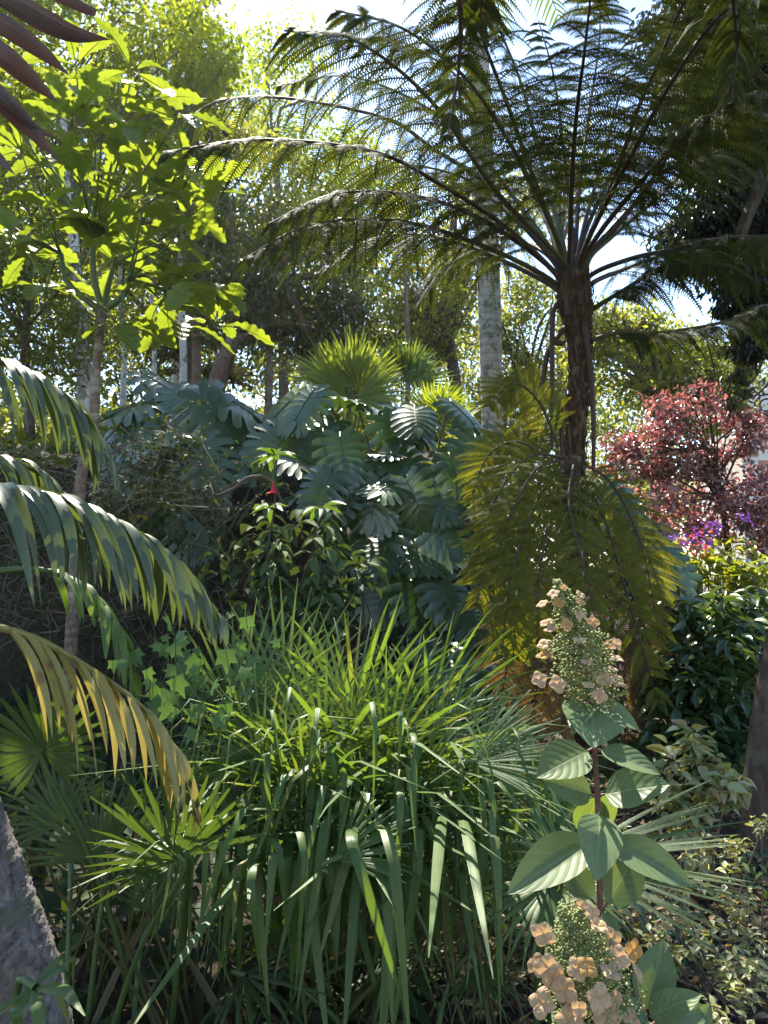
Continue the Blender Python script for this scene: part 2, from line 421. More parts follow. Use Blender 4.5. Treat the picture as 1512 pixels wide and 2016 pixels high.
def tree(name, label, cat, trunk, r, crowns, leaf, bark, nl=14, group=None, limb_r=None, lbark=None, fine=None):
    """trunk: list of world points from the ground up; crowns: (centre, radii, clumps, leaves per clump, leaf length, kw)"""
    p = spline(trunk, fine[0] if fine else 14)
    b = A(p[0][0], p[0][1], float(H(p[0][0], p[0][1])))
    t = thing(name, label, cat, b, group)
    p[0][2] = b[2] - .12
    mb = MB(); tube(mb, p, r, fine[1] if fine else 10, fine[2] if fine else .04); build(mb, 'trunk', bark, t)
    cm, lm = MB(), MB()
    for cs in crowns:
        cl = crown(cm, *cs[:5], **(cs[5] if len(cs) > 5 else {}))
        limbs(lm, p, cl, limb_r or (r[0] * .6), nl)
    if nl: build(lm, 'limbs', lbark or bark, t, 'stuff')
    build(cm, 'crown', leaf, t)
    return t
def gnd(px, py, Y):
    q = P(px, py, Y); q[2] = H(q[0], q[1]); return q
def prad(a, Y): return a / FPX * Y
def C_(px, py, Y, rx, ry, n, per, L, dy=None, **kw):
    return (P(px, py, Y), (prad(rx, Y), dy or prad(rx, Y) * .8, prad(ry, Y)), n, per, L, kw)

# far wood that reads as one mass
mb = MB()
for px, py, Y, rx, ry, n in [(40, 560, 34, 260, 420, 170), (330, 560, 36, 240, 300, 130), (600, 640, 36, 230, 230, 120), (850, 760, 40, 200, 200, 100),
                              (1080, 880, 42, 240, 190, 110), (1330, 900, 44, 260, 190, 110), (1560, 820, 44, 200, 300, 80), (-150, 450, 30, 260, 520, 120), (1000, 1010, 34, 330, 110, 100), (1400, 1020, 34, 260, 90, 80)]:
    crown(mb, *C_(px, py, Y, rx, ry, n, 62, .34, sig=.16)[:5], sig=.16)
far = build(mb, 'distant_wood', M['olive']); tag(far, 'hazy olive wood far behind the garden trees', 'wood', kind='stuff')

TR = PP
tree('broadleaf_tree', 'tall yellow-green tree with a slim white trunk behind the lobed-leaf tree', 'tree',
     PP([(165, 830, 12), (166, 760, 12), (160, 640, 12), (147, 500, 12), (140, 380, 12.3), (120, 200, 13)]), [.13, .09, .05],
     [C_(120, 90, 14, 300, 200, 120, 140, .13, sig=.17), C_(330, 130, 15, 150, 130, 46, 120, .13, sig=.2), C_(20, 330, 14, 200, 220, 70, 130, .13, sig=.2)], M['yg'], M['birch'], 12, limb_r=.04, lbark=M['bark2'])
tree('evergreen_shrub_tree', 'small-leaved olive green tree on the bank beside the white trunk', 'tree',
     PP([(60, 850, 11.5), (50, 700, 11.5), (55, 560, 11.5)]), [.08, .04],
     [C_(50, 610, 11.5, 190, 160, 60, 150, .085, sig=.2), C_(-60, 480, 11.5, 170, 240, 40, 130, .085, sig=.2)], M['olive'], M['bark2'], 10)
# conifer
def conifer(name, label, px, ptop, pbase, Y, rpx, leaf, n_whorl, per, L):
    top, bs = P(px, ptop, Y), gnd(px, pbase, Y)
    t = thing(name, label, 'tree', bs)
    mb = MB(); tube(mb, spline([bs - A(0, 0, .1), (top + bs) / 2 + A(.1, 0, 0), top], 10), [.2, .13, .03], 8); build(mb, 'trunk', M['bark2'], t)
    bm, lm = MB(), MB()
    for i in range(n_whorl):
        f = i / n_whorl; z = bs * (.15 * (1 - f)) + top * (1 - .15 * (1 - f)); z = bs + (top - bs) * (.12 + .88 * f)
        for k in range(5):
            az = U(0, 2 * pi); ln = prad(rpx, Y) * (1 - f**1.6 * .85) * U(.6, 1.15)
            e = z + A(cos(az) * ln, sin(az) * ln, -.12 * ln + U(-.1, .2) * ln)
            p = spline([z, (z + e) / 2 + A(0, 0, .12 * ln), e], 7)
            tube(bm, p, [.035, .008], 4)
            m = per; u = U(.2, 1, m)
            q = z + (e - z) * u[:, None] + A(0, 0, .1 * ln) * (4 * u * (1 - u))[:, None] + rng.normal(0, .13, (m, 3)) * ln * .6 * A(1, 1, .5)
            s, d, nn = frames(randdir(m) + nz(e - z) * .8 + A(0, 0, -.35), randdir(m) * .7 + A(0, 0, 1))
            LL = (L * U(.6, 1.3, m))[:, None]
            stamp(lm, DIAM, q, s * LL * .3, d * LL, nn * LL)
    build(bm, 'limbs', M['bark2'], t, 'stuff'); build(lm, 'crown', leaf, t)
conifer('conifer_tree', 'grey-green conifer rising behind the yellow tree into the sky', 375, -120, 900, 19, 150, M['conif'], 26, 90, .22)
tree('evergreen_tree', 'dense dark evergreen with a leaning reddish trunk on the bank', 'tree',
     PP([(418, 800, 13), (432, 740, 13), (455, 680, 13), (500, 600, 13), (560, 520, 13)]), [.17, .15, .10, .05],
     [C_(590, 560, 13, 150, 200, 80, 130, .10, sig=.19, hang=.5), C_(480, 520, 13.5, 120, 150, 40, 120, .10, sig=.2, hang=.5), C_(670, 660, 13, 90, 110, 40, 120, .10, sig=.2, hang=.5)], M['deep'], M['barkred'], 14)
tree('olive_tree', 'sunlit olive-toned tree seen between conifer and tree fern', 'tree',
     PP([(340, 840, 21), (350, 700, 21), (370, 500, 21)]), [.16, .12, .06],
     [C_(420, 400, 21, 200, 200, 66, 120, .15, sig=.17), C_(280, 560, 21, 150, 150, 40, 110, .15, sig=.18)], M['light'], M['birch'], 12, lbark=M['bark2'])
tree('broadleaf_tree', 'bright yellow-green tree framed through the left fern fronds', 'tree',
     PP([(690, 860, 24), (700, 600, 24), (690, 420, 24)]), [.2, .15, .06],
     [C_(680, 380, 24, 130, 120, 44, 120, .17, sig=.17)], M['yg'], M['bark2'], 10)
tree('broadleaf_tree', 'tall airy tree far behind the upper left fern fronds', 'tree',
     PP([(560, 880, 27), (555, 600, 27), (540, 320, 27)]), [.2, .15, .05],
     [C_(540, 190, 27, 110, 170, 46, 90, .19, sig=.2, shell=.3), C_(640, 300, 27, 80, 90, 20, 90, .19, sig=.2)], M['yg'], M['bark2'], 10)
tree('oak_tree', 'open oak with arching limbs behind the rear fan palms', 'tree',
     PP([(905, 960, 21), (900, 800, 21), (880, 660, 21), (840, 570, 21)]), [.24, .18, .14, .06],
     [C_(850, 590, 21, 130, 120, 46, 100, .16, sig=.17, shell=.3), C_(960, 420, 22, 110, 90, 26, 90, .16, sig=.18), C_(800, 680, 21, 70, 80, 18, 90, .16)], M['light'], M['bark2'], 16)
tree('broadleaf_tree', 'pale green tree between the palm trunk and the tree fern', 'tree',
     PP([(1030, 1010, 17), (1035, 850, 17), (1040, 700, 17)]), [.14, .1, .05],
     [C_(1040, 650, 17, 85, 130, 46, 110, .11, sig=.2), C_(1040, 830, 17, 100, 90, 36, 110, .11, sig=.22)], M['light'], M['bark2'], 10)
tree('oak_tree', 'sunlit spreading oak with thick forked trunk behind the red-leaved tree', 'tree',
     PP([(1302, 1010, 20), (1303, 930, 20), (1300, 830, 20), (1298, 760, 20), (1290, 680, 20)]), [.34, .27, .22, .12],
     [C_(1300, 720, 20, 190, 100, 80, 110, .14, sig=.15, shell=.35), C_(1220, 650, 20, 110, 60, 30, 100, .14, sig=.17), C_(1400, 780, 20, 90, 90, 26, 100, .14, sig=.17)], M['light'], M['barkred'], 26, limb_r=.16)
tree('conifer_tree', 'slim green tree showing through the tree fern crown', 'tree',
     PP([(1105, 1000, 26), (1105, 600, 26), (1100, 330, 26)]), [.2, .15, .05],
     [C_(1105, 380, 26, 60, 110, 26, 90, .17, sig=.25)], M['olive'], M['bark2'], 8)
for i, (px, Y, w) in enumerate([(357, 17, .09), (383, 18, .12), (300, 16, .05), (527, 19, .10), (240, 15, .06), (800, 19, .07)]):
    tree('slender_tree', ['slender pale trunk left of the leaning reddish trunk', 'thicker pale trunk just behind the leaning reddish trunk', 'thin grey sapling behind the lobed-leaf tree', 'pale trunk behind the dark evergreen', 'thin sapling close to the lobed-leaf tree trunk', 'pale thin trunk behind the rear fan palms'][i], 'tree',
         PP([(px, 840, Y), (px + 4, 700, Y), (px - 3, 520, Y), (px + 5, 380, Y)]), [w, w * .8, w * .4],
         [C_(px + 5, 450, Y, 80, 100, 14, 70, .13, sig=.25)], M['olive'], M['birch'] if i % 2 == 0 else M['barkred'], 6, lbark=M['bark2'])
# dark tree at the right with hanging branches, trunk beyond the frame
tree('evergreen_tree', 'large dark evergreen with drooping branches over the right of the garden', 'tree',
     PP([(1760, 1250, 8.6), (1740, 800, 8.6), (1690, 400, 8.6), (1620, 100, 8.4)]), [.28, .24, .16, .08],
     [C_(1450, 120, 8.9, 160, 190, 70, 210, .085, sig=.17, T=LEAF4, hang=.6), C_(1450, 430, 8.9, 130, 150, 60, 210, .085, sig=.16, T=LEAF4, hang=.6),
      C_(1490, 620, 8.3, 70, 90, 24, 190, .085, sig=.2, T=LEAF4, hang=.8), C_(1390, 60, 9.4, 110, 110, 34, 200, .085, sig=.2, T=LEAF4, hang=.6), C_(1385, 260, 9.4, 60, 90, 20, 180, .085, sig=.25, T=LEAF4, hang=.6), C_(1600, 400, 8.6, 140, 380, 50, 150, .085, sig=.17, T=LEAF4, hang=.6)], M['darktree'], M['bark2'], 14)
tree('hanging_branch_tree', 'bushy tree with hanging green leaf sprays above the white tower', 'tree',
     PP([(1700, 1150, 11), (1690, 800, 11), (1600, 600, 11), (1480, 640, 11)]), [.12, .1, .07, .03],
     [C_(1465, 690, 11, 50, 45, 16, 60, .10, sig=.25, T=LEAF4, hang=.9), C_(1445, 760, 11, 25, 40, 8, 50, .10, sig=.3, T=LEAF4, hang=.9)], M['deep'], M['bark2'], 6)
# red-leaved tree
tree('red_leaved_tree', 'burgundy-leaved small tree glinting in sun at the right', 'tree',
     PP([(1440, 1160, 11), (1430, 1050, 11), (1415, 960, 11), (1400, 880, 11)]), [.05, .045, .035, .02],
     [C_(1400, 975, 11, 150, 90, 52, 62, .085, sig=.13, T=LEAF4, wr=.6), C_(1390, 850, 11, 120, 80, 30, 55, .085, sig=.14, T=LEAF4, wr=.6), C_(1290, 890, 11, 80, 60, 18, 50, .085, sig=.17, T=LEAF4, wr=.6), C_(1480, 1030, 11, 70, 60, 18, 60, .085, sig=.2, T=LEAF4, wr=.6),
      C_(1235, 910, 11, 60, 60, 18, 50, .08, sig=.25, T=LEAF4, wr=.6), C_(1350, 790, 11, 60, 40, 10, 40, .08, sig=.25, T=LEAF4, wr=.6)], M['redleaf'], M['bark2'], 12, limb_r=.03)

# ------------------------------------------------------------------ white garden tower with iron scrollwork, right edge
def box(mb, a, b):
    x0, y0, z0 = a; x1, y1, z1 = b
    V = [(x0, y0, z0), (x1, y0, z0), (x1, y1, z0), (x0, y1, z0), (x0, y0, z1), (x1, y0, z1), (x1, y1, z1), (x0, y1, z1)]
    mb.add(V, [[0, 3, 2, 1], [4, 5, 6, 7], [0, 1, 5, 4], [1, 2, 6, 5], [2, 3, 7, 6], [3, 0, 4, 7]])
def tower():
    Y = 22
    a, top = P(1468, 1100, Y), P(1468, 745, Y)
    b = A(a[0], Y, float(H(a[0], Y)))
    t = thing('garden_tower', 'white rendered tower with wrought iron scrolls at the right edge', 'tower', b)
    mb = MB(); box(mb, (b[0], Y, b[2] - .2), (b[0] + 3, Y + 3, top[2] - .9)); build(mb, 'wall', M['white'], t, smooth=False)
    mb = MB(); box(mb, (b[0] + .25, Y + .2, top[2] - .897), (b[0] + 2.7, Y + 2.7, top[2])); build(mb, 'upper_wall', M['white'], t, smooth=False)
    mb = MB(); box(mb, (b[0] - .06, Y - .06, top[2] - 1.05), (b[0] + 3.06, Y + 3.06, top[2] - .903)); build(mb, 'cornice', M['white'], t, smooth=False)
    for i, (dx, dz) in enumerate([(.1, -1.5), (.5, -1.75), (.12, -2.2), (.45, -2.5)]):
        mb = MB(); box(mb, (b[0] + dx, Y - .03, top[2] + dz), (b[0] + dx + .32, Y + .05, top[2] + dz + .2)); build(mb, 'corner_stone', M['terra'], t, smooth=False)
    for i, (px, py, r0, turns) in enumerate([(1485, 780, .28, 1.6), (1508, 800, .35, 2.0), (1500, 835, .22, 1.4)]):
        c = P(px, py, Y - .25); a_ = np.linspace(0, turns * 2 * pi, 40)
        rr = r0 * (1 - .75 * a_ / a_[-1])
        mb = MB(); tube(mb, np.stack([c[0] + rr * np.cos(a_ + i), np.full(40, c[1]), c[2] + rr * np.sin(a_ + i)], 1), .028, 5); build(mb, 'iron_scroll', M['iron'], t)
    mb = MB(); q = P(1490, 815, Y - .25); box(mb, (q[0], q[1] - .02, q[2] - .03), (q[0] + 1.5, q[1] + .02, q[2] + .03))
    build(mb, 'iron_rail', M['iron'], t, smooth=False)
    mb = MB(); box(mb, (q[0] + .1, q[1] - .015, q[2]), (q[0] + .15, q[1] + .26, q[2] + .025)); build(mb, 'iron_bracket', M['iron'], t, smooth=False)
tower()

# ------------------------------------------------------------------ pale palm with tall lichened trunk
def tall_palm():
    pts = PP([(988, 1300, 10), (978, 1050, 10), (969, 800, 10), (962, 560, 10), (950, 300, 10), (938, 50, 10), (925, -220, 10)])
    b = A(pts[0][0], 10, float(H(pts[0][0], 10))); pts[0][2] = b[2] - .1
    t = thing('tall_palm', 'tall palm with pale grey lichen-spotted trunk behind the tree fern', 'palm', b)
    mb = MB(); tube(mb, spline(pts, 40), [.17, .14, .135, .15, .145, .14, .12], 18); build(mb, 'trunk', M['palmtrunk'], t)
    top = pts[-1]
    for i in range(13):
        az = i * 2.399; el = U(.1, 1.0); L = U(2.2, 2.8)
        d = A(cos(az) * cos(el), sin(az) * cos(el), sin(el))
        p = spline([top, top + d * L * .5 + A(0, 0, .1), top + d * L + A(0, 0, -.9 * L * .5)], 16)
        fm = MB(); tube(fm, p, [.035, .008], 5)
        tg = nz(np.gradient(p, axis=0))
        for k in range(2, 16):
            for s in (-1, 1):
                for h in (0, .5):
                    q = p[k] + tg[k] * h * L / 16
                    sd = nz(np.cross(tg[k], A(0, 0, 1))) * s
                    l = .55 * sin(pi * (k / 17)**.7) + .12
                    dd = nz(sd * .8 + tg[k] * .5 + A(0, 0, -.35))
                    u = np.linspace(0, 1, 5)[:, None]
                    blade(fm, q + dd * l * u + A(0, 0, -.3) * l * u**2, tg[k], .02 * np.array([.5, 1, .9, .6, .05]), .1)
        build(fm, 'frond', M['fan'], t)
tall_palm()

# ------------------------------------------------------------------ ferns
PINN = (A(-.5, 0, 0, .5, 0, 0, .42, .6, -.02, 0, 1, -.10, -.42, .6, -.02).reshape(-1, 3), np.array([[0, 1, 2], [0, 2, 4], [4, 2, 3]]), A(0, 0, 1, 0, 1, .6, .5, 1, 0, .6).reshape(-1, 2))
def frond_geo(pts, L, pairs, npin, pl, pw, start=.18, droop=.35, fwd=.35, up=(0, 0, 1), r=(.03, .006), pinna_prof=None, lift=0.0, wild=.12):
    """rachis MB and a list of pinna MBs"""
    p = spline(pts, 60)
    rm = MB(); tube(rm, p, r, 6)
    tg = nz(np.gradient(p, axis=0))
    out = []
    up = A(*up)
    for i in range(pairs):
        f = start + (1 - start) * ((i + .5) / pairs)
        k = min(59, int(f * 59))
        T = tg[k]
        S = nz(np.cross(T, up)); Nn = np.cross(S, T)
        g = (f - start) / (1 - start)
        prof = (sin(pi * (.12 + .88 * g)**.85)**.75 if g < .9 else .4 * (1 - g) / .1 + .12) if pinna_prof is None else pinna_prof(g)
        for s in (-1, 1):
            l = L * prof * U(.85, 1.12)
            a = fwd + .35 * g + U(-.08, .08)
            d = nz(S * s * cos(a) + T * sin(a) + Nn * lift + rng.normal(0, wild, 3))
            m = npin
            u = np.linspace(0, 1, 8)[:, None]
            dr = droop * U(.6, 1.4)
            q = p[k] + d * l * u + A(0, 0, -1) * l * dr * u**2 + rng.normal(0, .02, 3) * l * u**2
            pm = MB()
            blade(pm, q, Nn * .3 + T, np.array([.006] * 7 + [.002]), .0)
            uu = np.linspace(.05, .99, m)
            x = np.stack([np.interp(uu, u[:, 0], q[:, c]) for c in range(3)], 1)
            tq = nz(np.gradient(x, axis=0))
            pn = nz(np.cross(tq, np.cross(T, tq) + Nn * .01 * s))
            nl = nz(np.cross(tq, pn))
            nl = nl * np.sign(np.sum(nl * Nn, 1, keepdims=True) + 1e-6)
            prf = (np.minimum(1, .55 + uu * 2.2) * (1 - .82 * np.clip((uu - .35) / .65, 0, 1)**1.3))[:, None]
            for sg in (-1, 1):
                dp = nz(pn * sg + tq * .38 + nl * -.12 + rng.normal(0, .05, x.shape))
                Ln = pl * prf * U(.85, 1.1, m)[:, None] * (l / L)**.5
                wd = nz(np.cross(dp, nl))
                W = pw * (.6 + .4 * prf)
                stamp(pm, PINN, x, wd * W, dp * Ln, nl * Ln)
            out.append(pm)
    return rm, out
def merge(mbs):
    r = MB()
    for m in mbs:
        for V, F, UV in zip(m.V, m.F, m.UV):
            pass
        n0 = r.n
        for V, UV in zip(m.V, m.UV): r.V.append(V); r.UV.append(UV)
        for F in m.F: r.F.append(F + n0)
        r.n += m.n
    return r
def add_frond(t, geo, rib, leaf, separate, name='frond'):
    rm, ps = geo
    f = build(rm, name, rib, t)
    if separate:
        for q in ps: build(q, 'pinna', leaf, f)
    else:
        build(merge(ps), 'pinnae', leaf, f, 'stuff')
    return f

def tree_fern():
    path = PP([(1142, 1330, 7), (1140, 1120, 7), (1134, 950, 7), (1136, 820, 7), (1142, 720, 7), (1138, 650, 7), (1132, 590, 7), (1130, 540, 7)])
    b = A(path[0][0], 7, float(H(path[0][0], 7))); path[0][2] = b[2] - .1
    t = thing('tree_fern', 'tall tree fern with shaggy brown trunk and huge umbrella crown', 'tree fern', b)
    mb = MB(); p = spline(path, 60)
    rad = [.082, .078, .078, .085, .09, .11, .15, .13]
    tube(mb, p, rad, 20, .07); build(mb, 'trunk', M['ferntrunk'], t)
    n = 1500
    f = U(.05, .98, n); k = (f * 59).astype(int); az = U(0, 2 * pi, n)
    rr = np.interp(f, np.linspace(0, 1, 8), rad) * U(.88, 1.1, n)
    rad_d = np.stack([np.cos(az), np.sin(az), np.zeros(n)], 1)
    s, d, nn = frames(A(0, 0, 1) + rad_d * U(-.05, .35, n)[:, None] + rng.normal(0, .12, (n, 3)), rad_d)
    L = U(.05, .15, n)[:, None]
    mb = MB(); stamp(mb, DIAM, p[k] + rad_d * rr[:, None], s * U(.012, .035, n)[:, None], d * L, nn * L * .6)
    build(mb, 'trunk_fibre', M['fibre'], t, 'stuff')
    for c, w in [([(1108, 900, 6.88), (1104, 820, 6.88), (1106, 802, 6.86)], .022), ([(1152, 1010, 6.87), (1148, 950, 6.86), (1147, 925, 6.84)], .02), ([(1122, 880, 6.87), (1120, 850, 6.86), (1121, 840, 6.85)], .018),
                 ([(1160, 800, 6.9), (1164, 770, 6.88)], .02), ([(1118, 620, 6.82), (1114, 580, 6.8)], .03), ([(1142, 600, 6.82), (1143, 570, 6.8)], .03)]:
        mb = MB(); q = spline(PP(c), 6); tube(mb, q, [w, w * .8], 7); build(mb, 'stalk_stump', M['fernrib'], t)
    for c in [[(1098, 600, 6.9), (1088, 620, 6.86), (1087, 740, 6.85), (1086, 885, 6.85)], [(1112, 645, 6.95), (1080, 690, 6.9), (1066, 770, 6.9), (1052, 880, 6.9), (1046, 950, 6.9)],
              [(1150, 640, 6.85), (1162, 720, 6.85), (1168, 800, 6.85), (1169, 880, 6.85), (1168, 990, 6.85)], [(1110, 675, 6.95), (1096, 676, 6.92), (1090, 672, 6.9)]]:
        mb = MB(); tube(mb, spline(PP(c), 14), [.028, .024, .014], 7); build(mb, 'hanging_stalk', M['fernrib'], t)
    fr = [
     [(1095, 560, 7), (1000, 505, 6.8), (860, 452, 6.4), (740, 432, 6.1), (600, 447, 5.8), (480, 510, 5.6)],
     [(1098, 545, 6.9), (1000, 450, 6.5), (870, 365, 6.0), (740, 300, 5.6), (520, 275, 5.2), (320, 300, 5.0)],
     [(1100, 530, 7), (1036, 450, 7), (956, 360, 7), (856, 295, 7), (756, 232, 7), (550, 192, 7.0), (415, 205, 7), (365, 265, 7)],
     [(1105, 500, 7), (1041, 325, 6.6), (1006, 225, 6.2), (966, 120, 5.7), (900, -40, 5.0), (800, -90, 4.5)],
     [(1122, 500, 6.8), (1126, 350, 6.2), (1136, 215, 5.7), (1151, 100, 5.1), (1170, -80, 4.4)],
     [(1148, 500, 7), (1206, 360, 6.5), (1256, 215, 6.0), (1296, 125, 5.6), (1336, 25, 5.2), (1380, -60, 4.8)],
     [(1160, 672, 7), (1220, 655, 6.9), (1300, 655, 6.8), (1420, 635, 6.6), (1512, 600, 6.4), (1620, 600, 6.2)],
     # joined pinnae below
     [(1100, 520, 7.1), (1000, 420, 7.8), (900, 345, 8.4), (760, 330, 8.8), (620, 400, 9.2)],
     [(1090, 565, 7), (960, 500, 7.3), (846, 465, 7.6), (740, 470, 7.9), (620, 540, 8.1)],
     [(1112, 500, 7), (1076, 360, 7.3), (1051, 260, 7.5), (1021, 150, 7.6), (960, 20, 7.5), (880, -40, 7.4)],
     [(1133, 490, 7.1), (1143, 350, 7.5), (1161, 215, 8), (1180, 80, 8.3), (1180, -20, 8.4)],
     [(1155, 510, 7), (1221, 440, 6.9), (1286, 350, 6.7), (1351, 265, 6.4), (1430, 220, 6.1), (1540, 230, 5.8)],
     [(1158, 515, 7), (1206, 465, 7.2), (1306, 380, 7.4), (1366, 320, 7.5), (1460, 290, 7.6), (1560, 330, 7.6)],
     [(1160, 545, 7), (1240, 510, 6.7), (1331, 490, 6.4), (1406, 472, 6.1), (1520, 465, 5.7), (1600, 480, 5.4)],
     [(1163, 560, 7), (1230, 530, 7.4), (1320, 500, 7.8), (1400, 500, 8.1), (1480, 560, 8.3)],
     [(1165, 610, 7), (1230, 570, 6.7), (1310, 525, 6.4), (1420, 520, 6.0), (1500, 560, 5.8)],
     [(1128, 480, 7.1), (1110, 300, 8), (1090, 150, 8.6), (1060, 40, 9)],
     [(1140, 490, 7), (1190, 300, 7.6), (1230, 150, 8.1), (1270, 40, 8.4)],
     [(1110, 520, 6.9), (980, 380, 6.2), (850, 200, 5.4), (700, 80, 4.7), (560, 60, 4.3)],
          [(1145, 505, 6.9), (1230, 330, 6.0), (1330, 150, 5.2), (1430, 20, 4.6), (1560, -20, 4.2)],
     [(1100, 545, 7), (1010, 470, 6.6), (900, 410, 6.2), (780, 380, 5.9), (650, 385, 5.7), (530, 440, 5.6)],
     [(1100, 520, 7.1), (1020, 400, 7.4), (930, 290, 7.7), (820, 200, 8.0), (680, 150, 8.2), (540, 170, 8.3)],
     [(1105, 510, 7.1), (1050, 380, 7.8), (990, 260, 8.3), (900, 150, 8.7), (780, 80, 9.0), (660, 80, 9.1)],
     [(1150, 520, 7.1), (1230, 420, 7.6), (1320, 330, 8.0), (1420, 280, 8.3), (1500, 300, 8.4)],
     [(1140, 495, 7.1), (1210, 330, 7.4), (1290, 200, 7.6), (1380, 110, 7.7), (1480, 90, 7.7)],
     [(1155, 500, 6.9), (1260, 360, 6.2), (1370, 250, 5.6), (1480, 190, 5.2), (1600, 190, 4.9)],
     [(1150, 500, 7.0), (1220, 330, 6.9), (1310, 190, 6.8), (1410, 90, 6.6), (1510, 50, 6.5)],
     [(1110, 505, 7.0), (1030, 330, 6.4), (930, 170, 5.8), (800, 60, 5.3), (660, 20, 5.0)],
     [(1105, 530, 7.1), (1040, 480, 7.6), (960, 470, 8.2), (880, 520, 8.6), (820, 600, 8.8)],
    ]
    for i, c in enumerate(fr):
        c = [(1130 + (c[0][0] - 1130) * .6, 600 if c[0][1] < 600 else c[0][1] + 15, 7)] + c
        pts = PP(c)
        ln = np.sum(np.linalg.norm(np.diff(pts, axis=0), axis=1))
        geo = frond_geo(pts, .24 * ln if ln < 2.6 else .64, 23, 29, .080, .0104, start=.34, droop=.62, r=(.028, .018, .006), up=(0, -.25, 1))
        add_frond(t, geo, M['fernrib'] if i % 3 else M['fernrib2'], M['fern'], i < 7)
tree_fern()

def overhead_fern():
    b = A(.4, -1.1, 0.0); b[2] = float(H(b[0], b[1])); c = A(.35, -1.0, 5.3)
    t = thing('tree_fern', 'second tree fern whose frond tips hang in from above', 'tree fern', b)
    mb = MB(); tube(mb, spline([b - A(0, 0, .1), (b + c) / 2 + A(.05, 0, 0), c], 12), [.14, .11, .15], 12, .05); build(mb, 'trunk', M['ferntrunk'], t)
    for tips in [[(880, -480, 2.4), (900, -150, 3.5), (905, 110, 4.2), (880, 280, 4.4)], [(1350, -480, 2.2), (1420, -150, 3.4), (1450, 60, 4.0), (1440, 200, 4.1)], [(1000, -500, 2.4), (960, -160, 3.6), (950, -20, 4.2), (945, 60, 4.3)]]:
        pts = np.vstack([c, c + (P(*tips[0]) - c) * .5 + A(0, 0, .5), PP(tips)])
        geo = frond_geo(pts, .46, 26, 24, .056, .0105, start=.3, pinna_prof=lambda g: min(1, 1.15 * (1 - g)**.75 + .05), wild=.2, droop=.5, r=(.03, .02, .005), up=(0, -.6, .8))
        add_frond(t, geo, M['fernrib'], M['fern'], False)
overhead_fern()

def skirt_fern():
    b = gnd(1125, 1300, 6.7)
    t = thing('golden_fern', 'golden-green fern with arching fronds skirting the tree fern base', 'fern', b)
    top = P(1125, 900, 6.75)
    mb = MB(); tube(mb, spline([b - A(0, 0, .1), (b + top) / 2 + A(-.02, 0, 0), top], 14), [.13, .10, .08], 12, .08); build(mb, 'trunk', M['ferntrunk'], t)
    L = [
     ([(1110, 900, 6.7), (1040, 900, 6.4), (975, 985, 6.1), (930, 1120, 5.9)], 0), ([(1105, 920, 6.7), (1030, 980, 6.2), (970, 1080, 5.9), (935, 1200, 5.8)], 0),
     ([(1115, 910, 6.7), (1060, 980, 6.1), (1010, 1120, 5.7), (985, 1310, 5.6)], 0), ([(1130, 910, 6.7), (1120, 990, 6.0), (1150, 1120, 5.6), (1185, 1270, 5.5)], 0),
     ([(1150, 910, 6.7), (1210, 960, 6.3), (1265, 1080, 6.0), (1300, 1270, 5.9)], 0), ([(1145, 920, 6.7), (1190, 1020, 6.1), (1240, 1190, 5.8), (1300, 1400, 5.8)], 0),
     ([(1100, 880, 6.8), (1060, 790, 6.7), (1010, 755, 6.6), (960, 800, 6.5)], 0),
     ([(1090, 910, 6.75), (1020, 870, 6.9), (960, 900, 7.0), (925, 990, 7.1)], 0), ([(1125, 960, 6.6), (1080, 1040, 5.9), (1060, 1160, 5.6), (1060, 1300, 5.6)], 0),
     ([(1120, 1000, 6.7), (1060, 1150, 6.2), (1010, 1260, 6.0), (985, 1390, 6.0)], 1), ([(1140, 1000, 6.7), (1150, 1180, 6.1), (1130, 1320, 6.0), (1100, 1450, 6.0)], 1),
     ([(1160, 1000, 6.7), (1240, 1160, 6.3), (1290, 1310, 6.1), (1300, 1450, 6.1)], 1), ([(1150, 1050, 6.7), (1200, 1200, 6.2), (1220, 1340, 6.1), (1240, 1470, 6.1)], 1),
     ([(1130, 1050, 6.7), (1090, 1220, 6.2), (1060, 1340, 6.1), (1040, 1460, 6.1)], 1), ([(1170, 960, 6.8), (1240, 1030, 7.0), (1290, 1130, 7.0), (1310, 1260, 7.0)], 0),
     ([(1105, 905, 6.7), (1050, 930, 6.2), (1000, 1030, 5.9), (960, 1160, 5.8)], 0), ([(1110, 930, 6.7), (1060, 1020, 6.0), (1020, 1180, 5.7), (1010, 1300, 5.7)], 0),
     ([(1120, 950, 6.9), (1090, 860, 7.3), (1030, 850, 7.5), (985, 930, 7.5)], 0)]
    for i, (c, dead) in enumerate(L):
        pts = PP(c)
        geo = frond_geo(pts, .36, 20, 23, .050, .0100, start=.10, droop=.26, r=(.013, .009, .004), up=(0, -.9, .4), fwd=.35)
        add_frond(t, geo, M['fernrib'], M['deadfern'] if dead else M['goldfern'], i < 7)
skirt_fern()

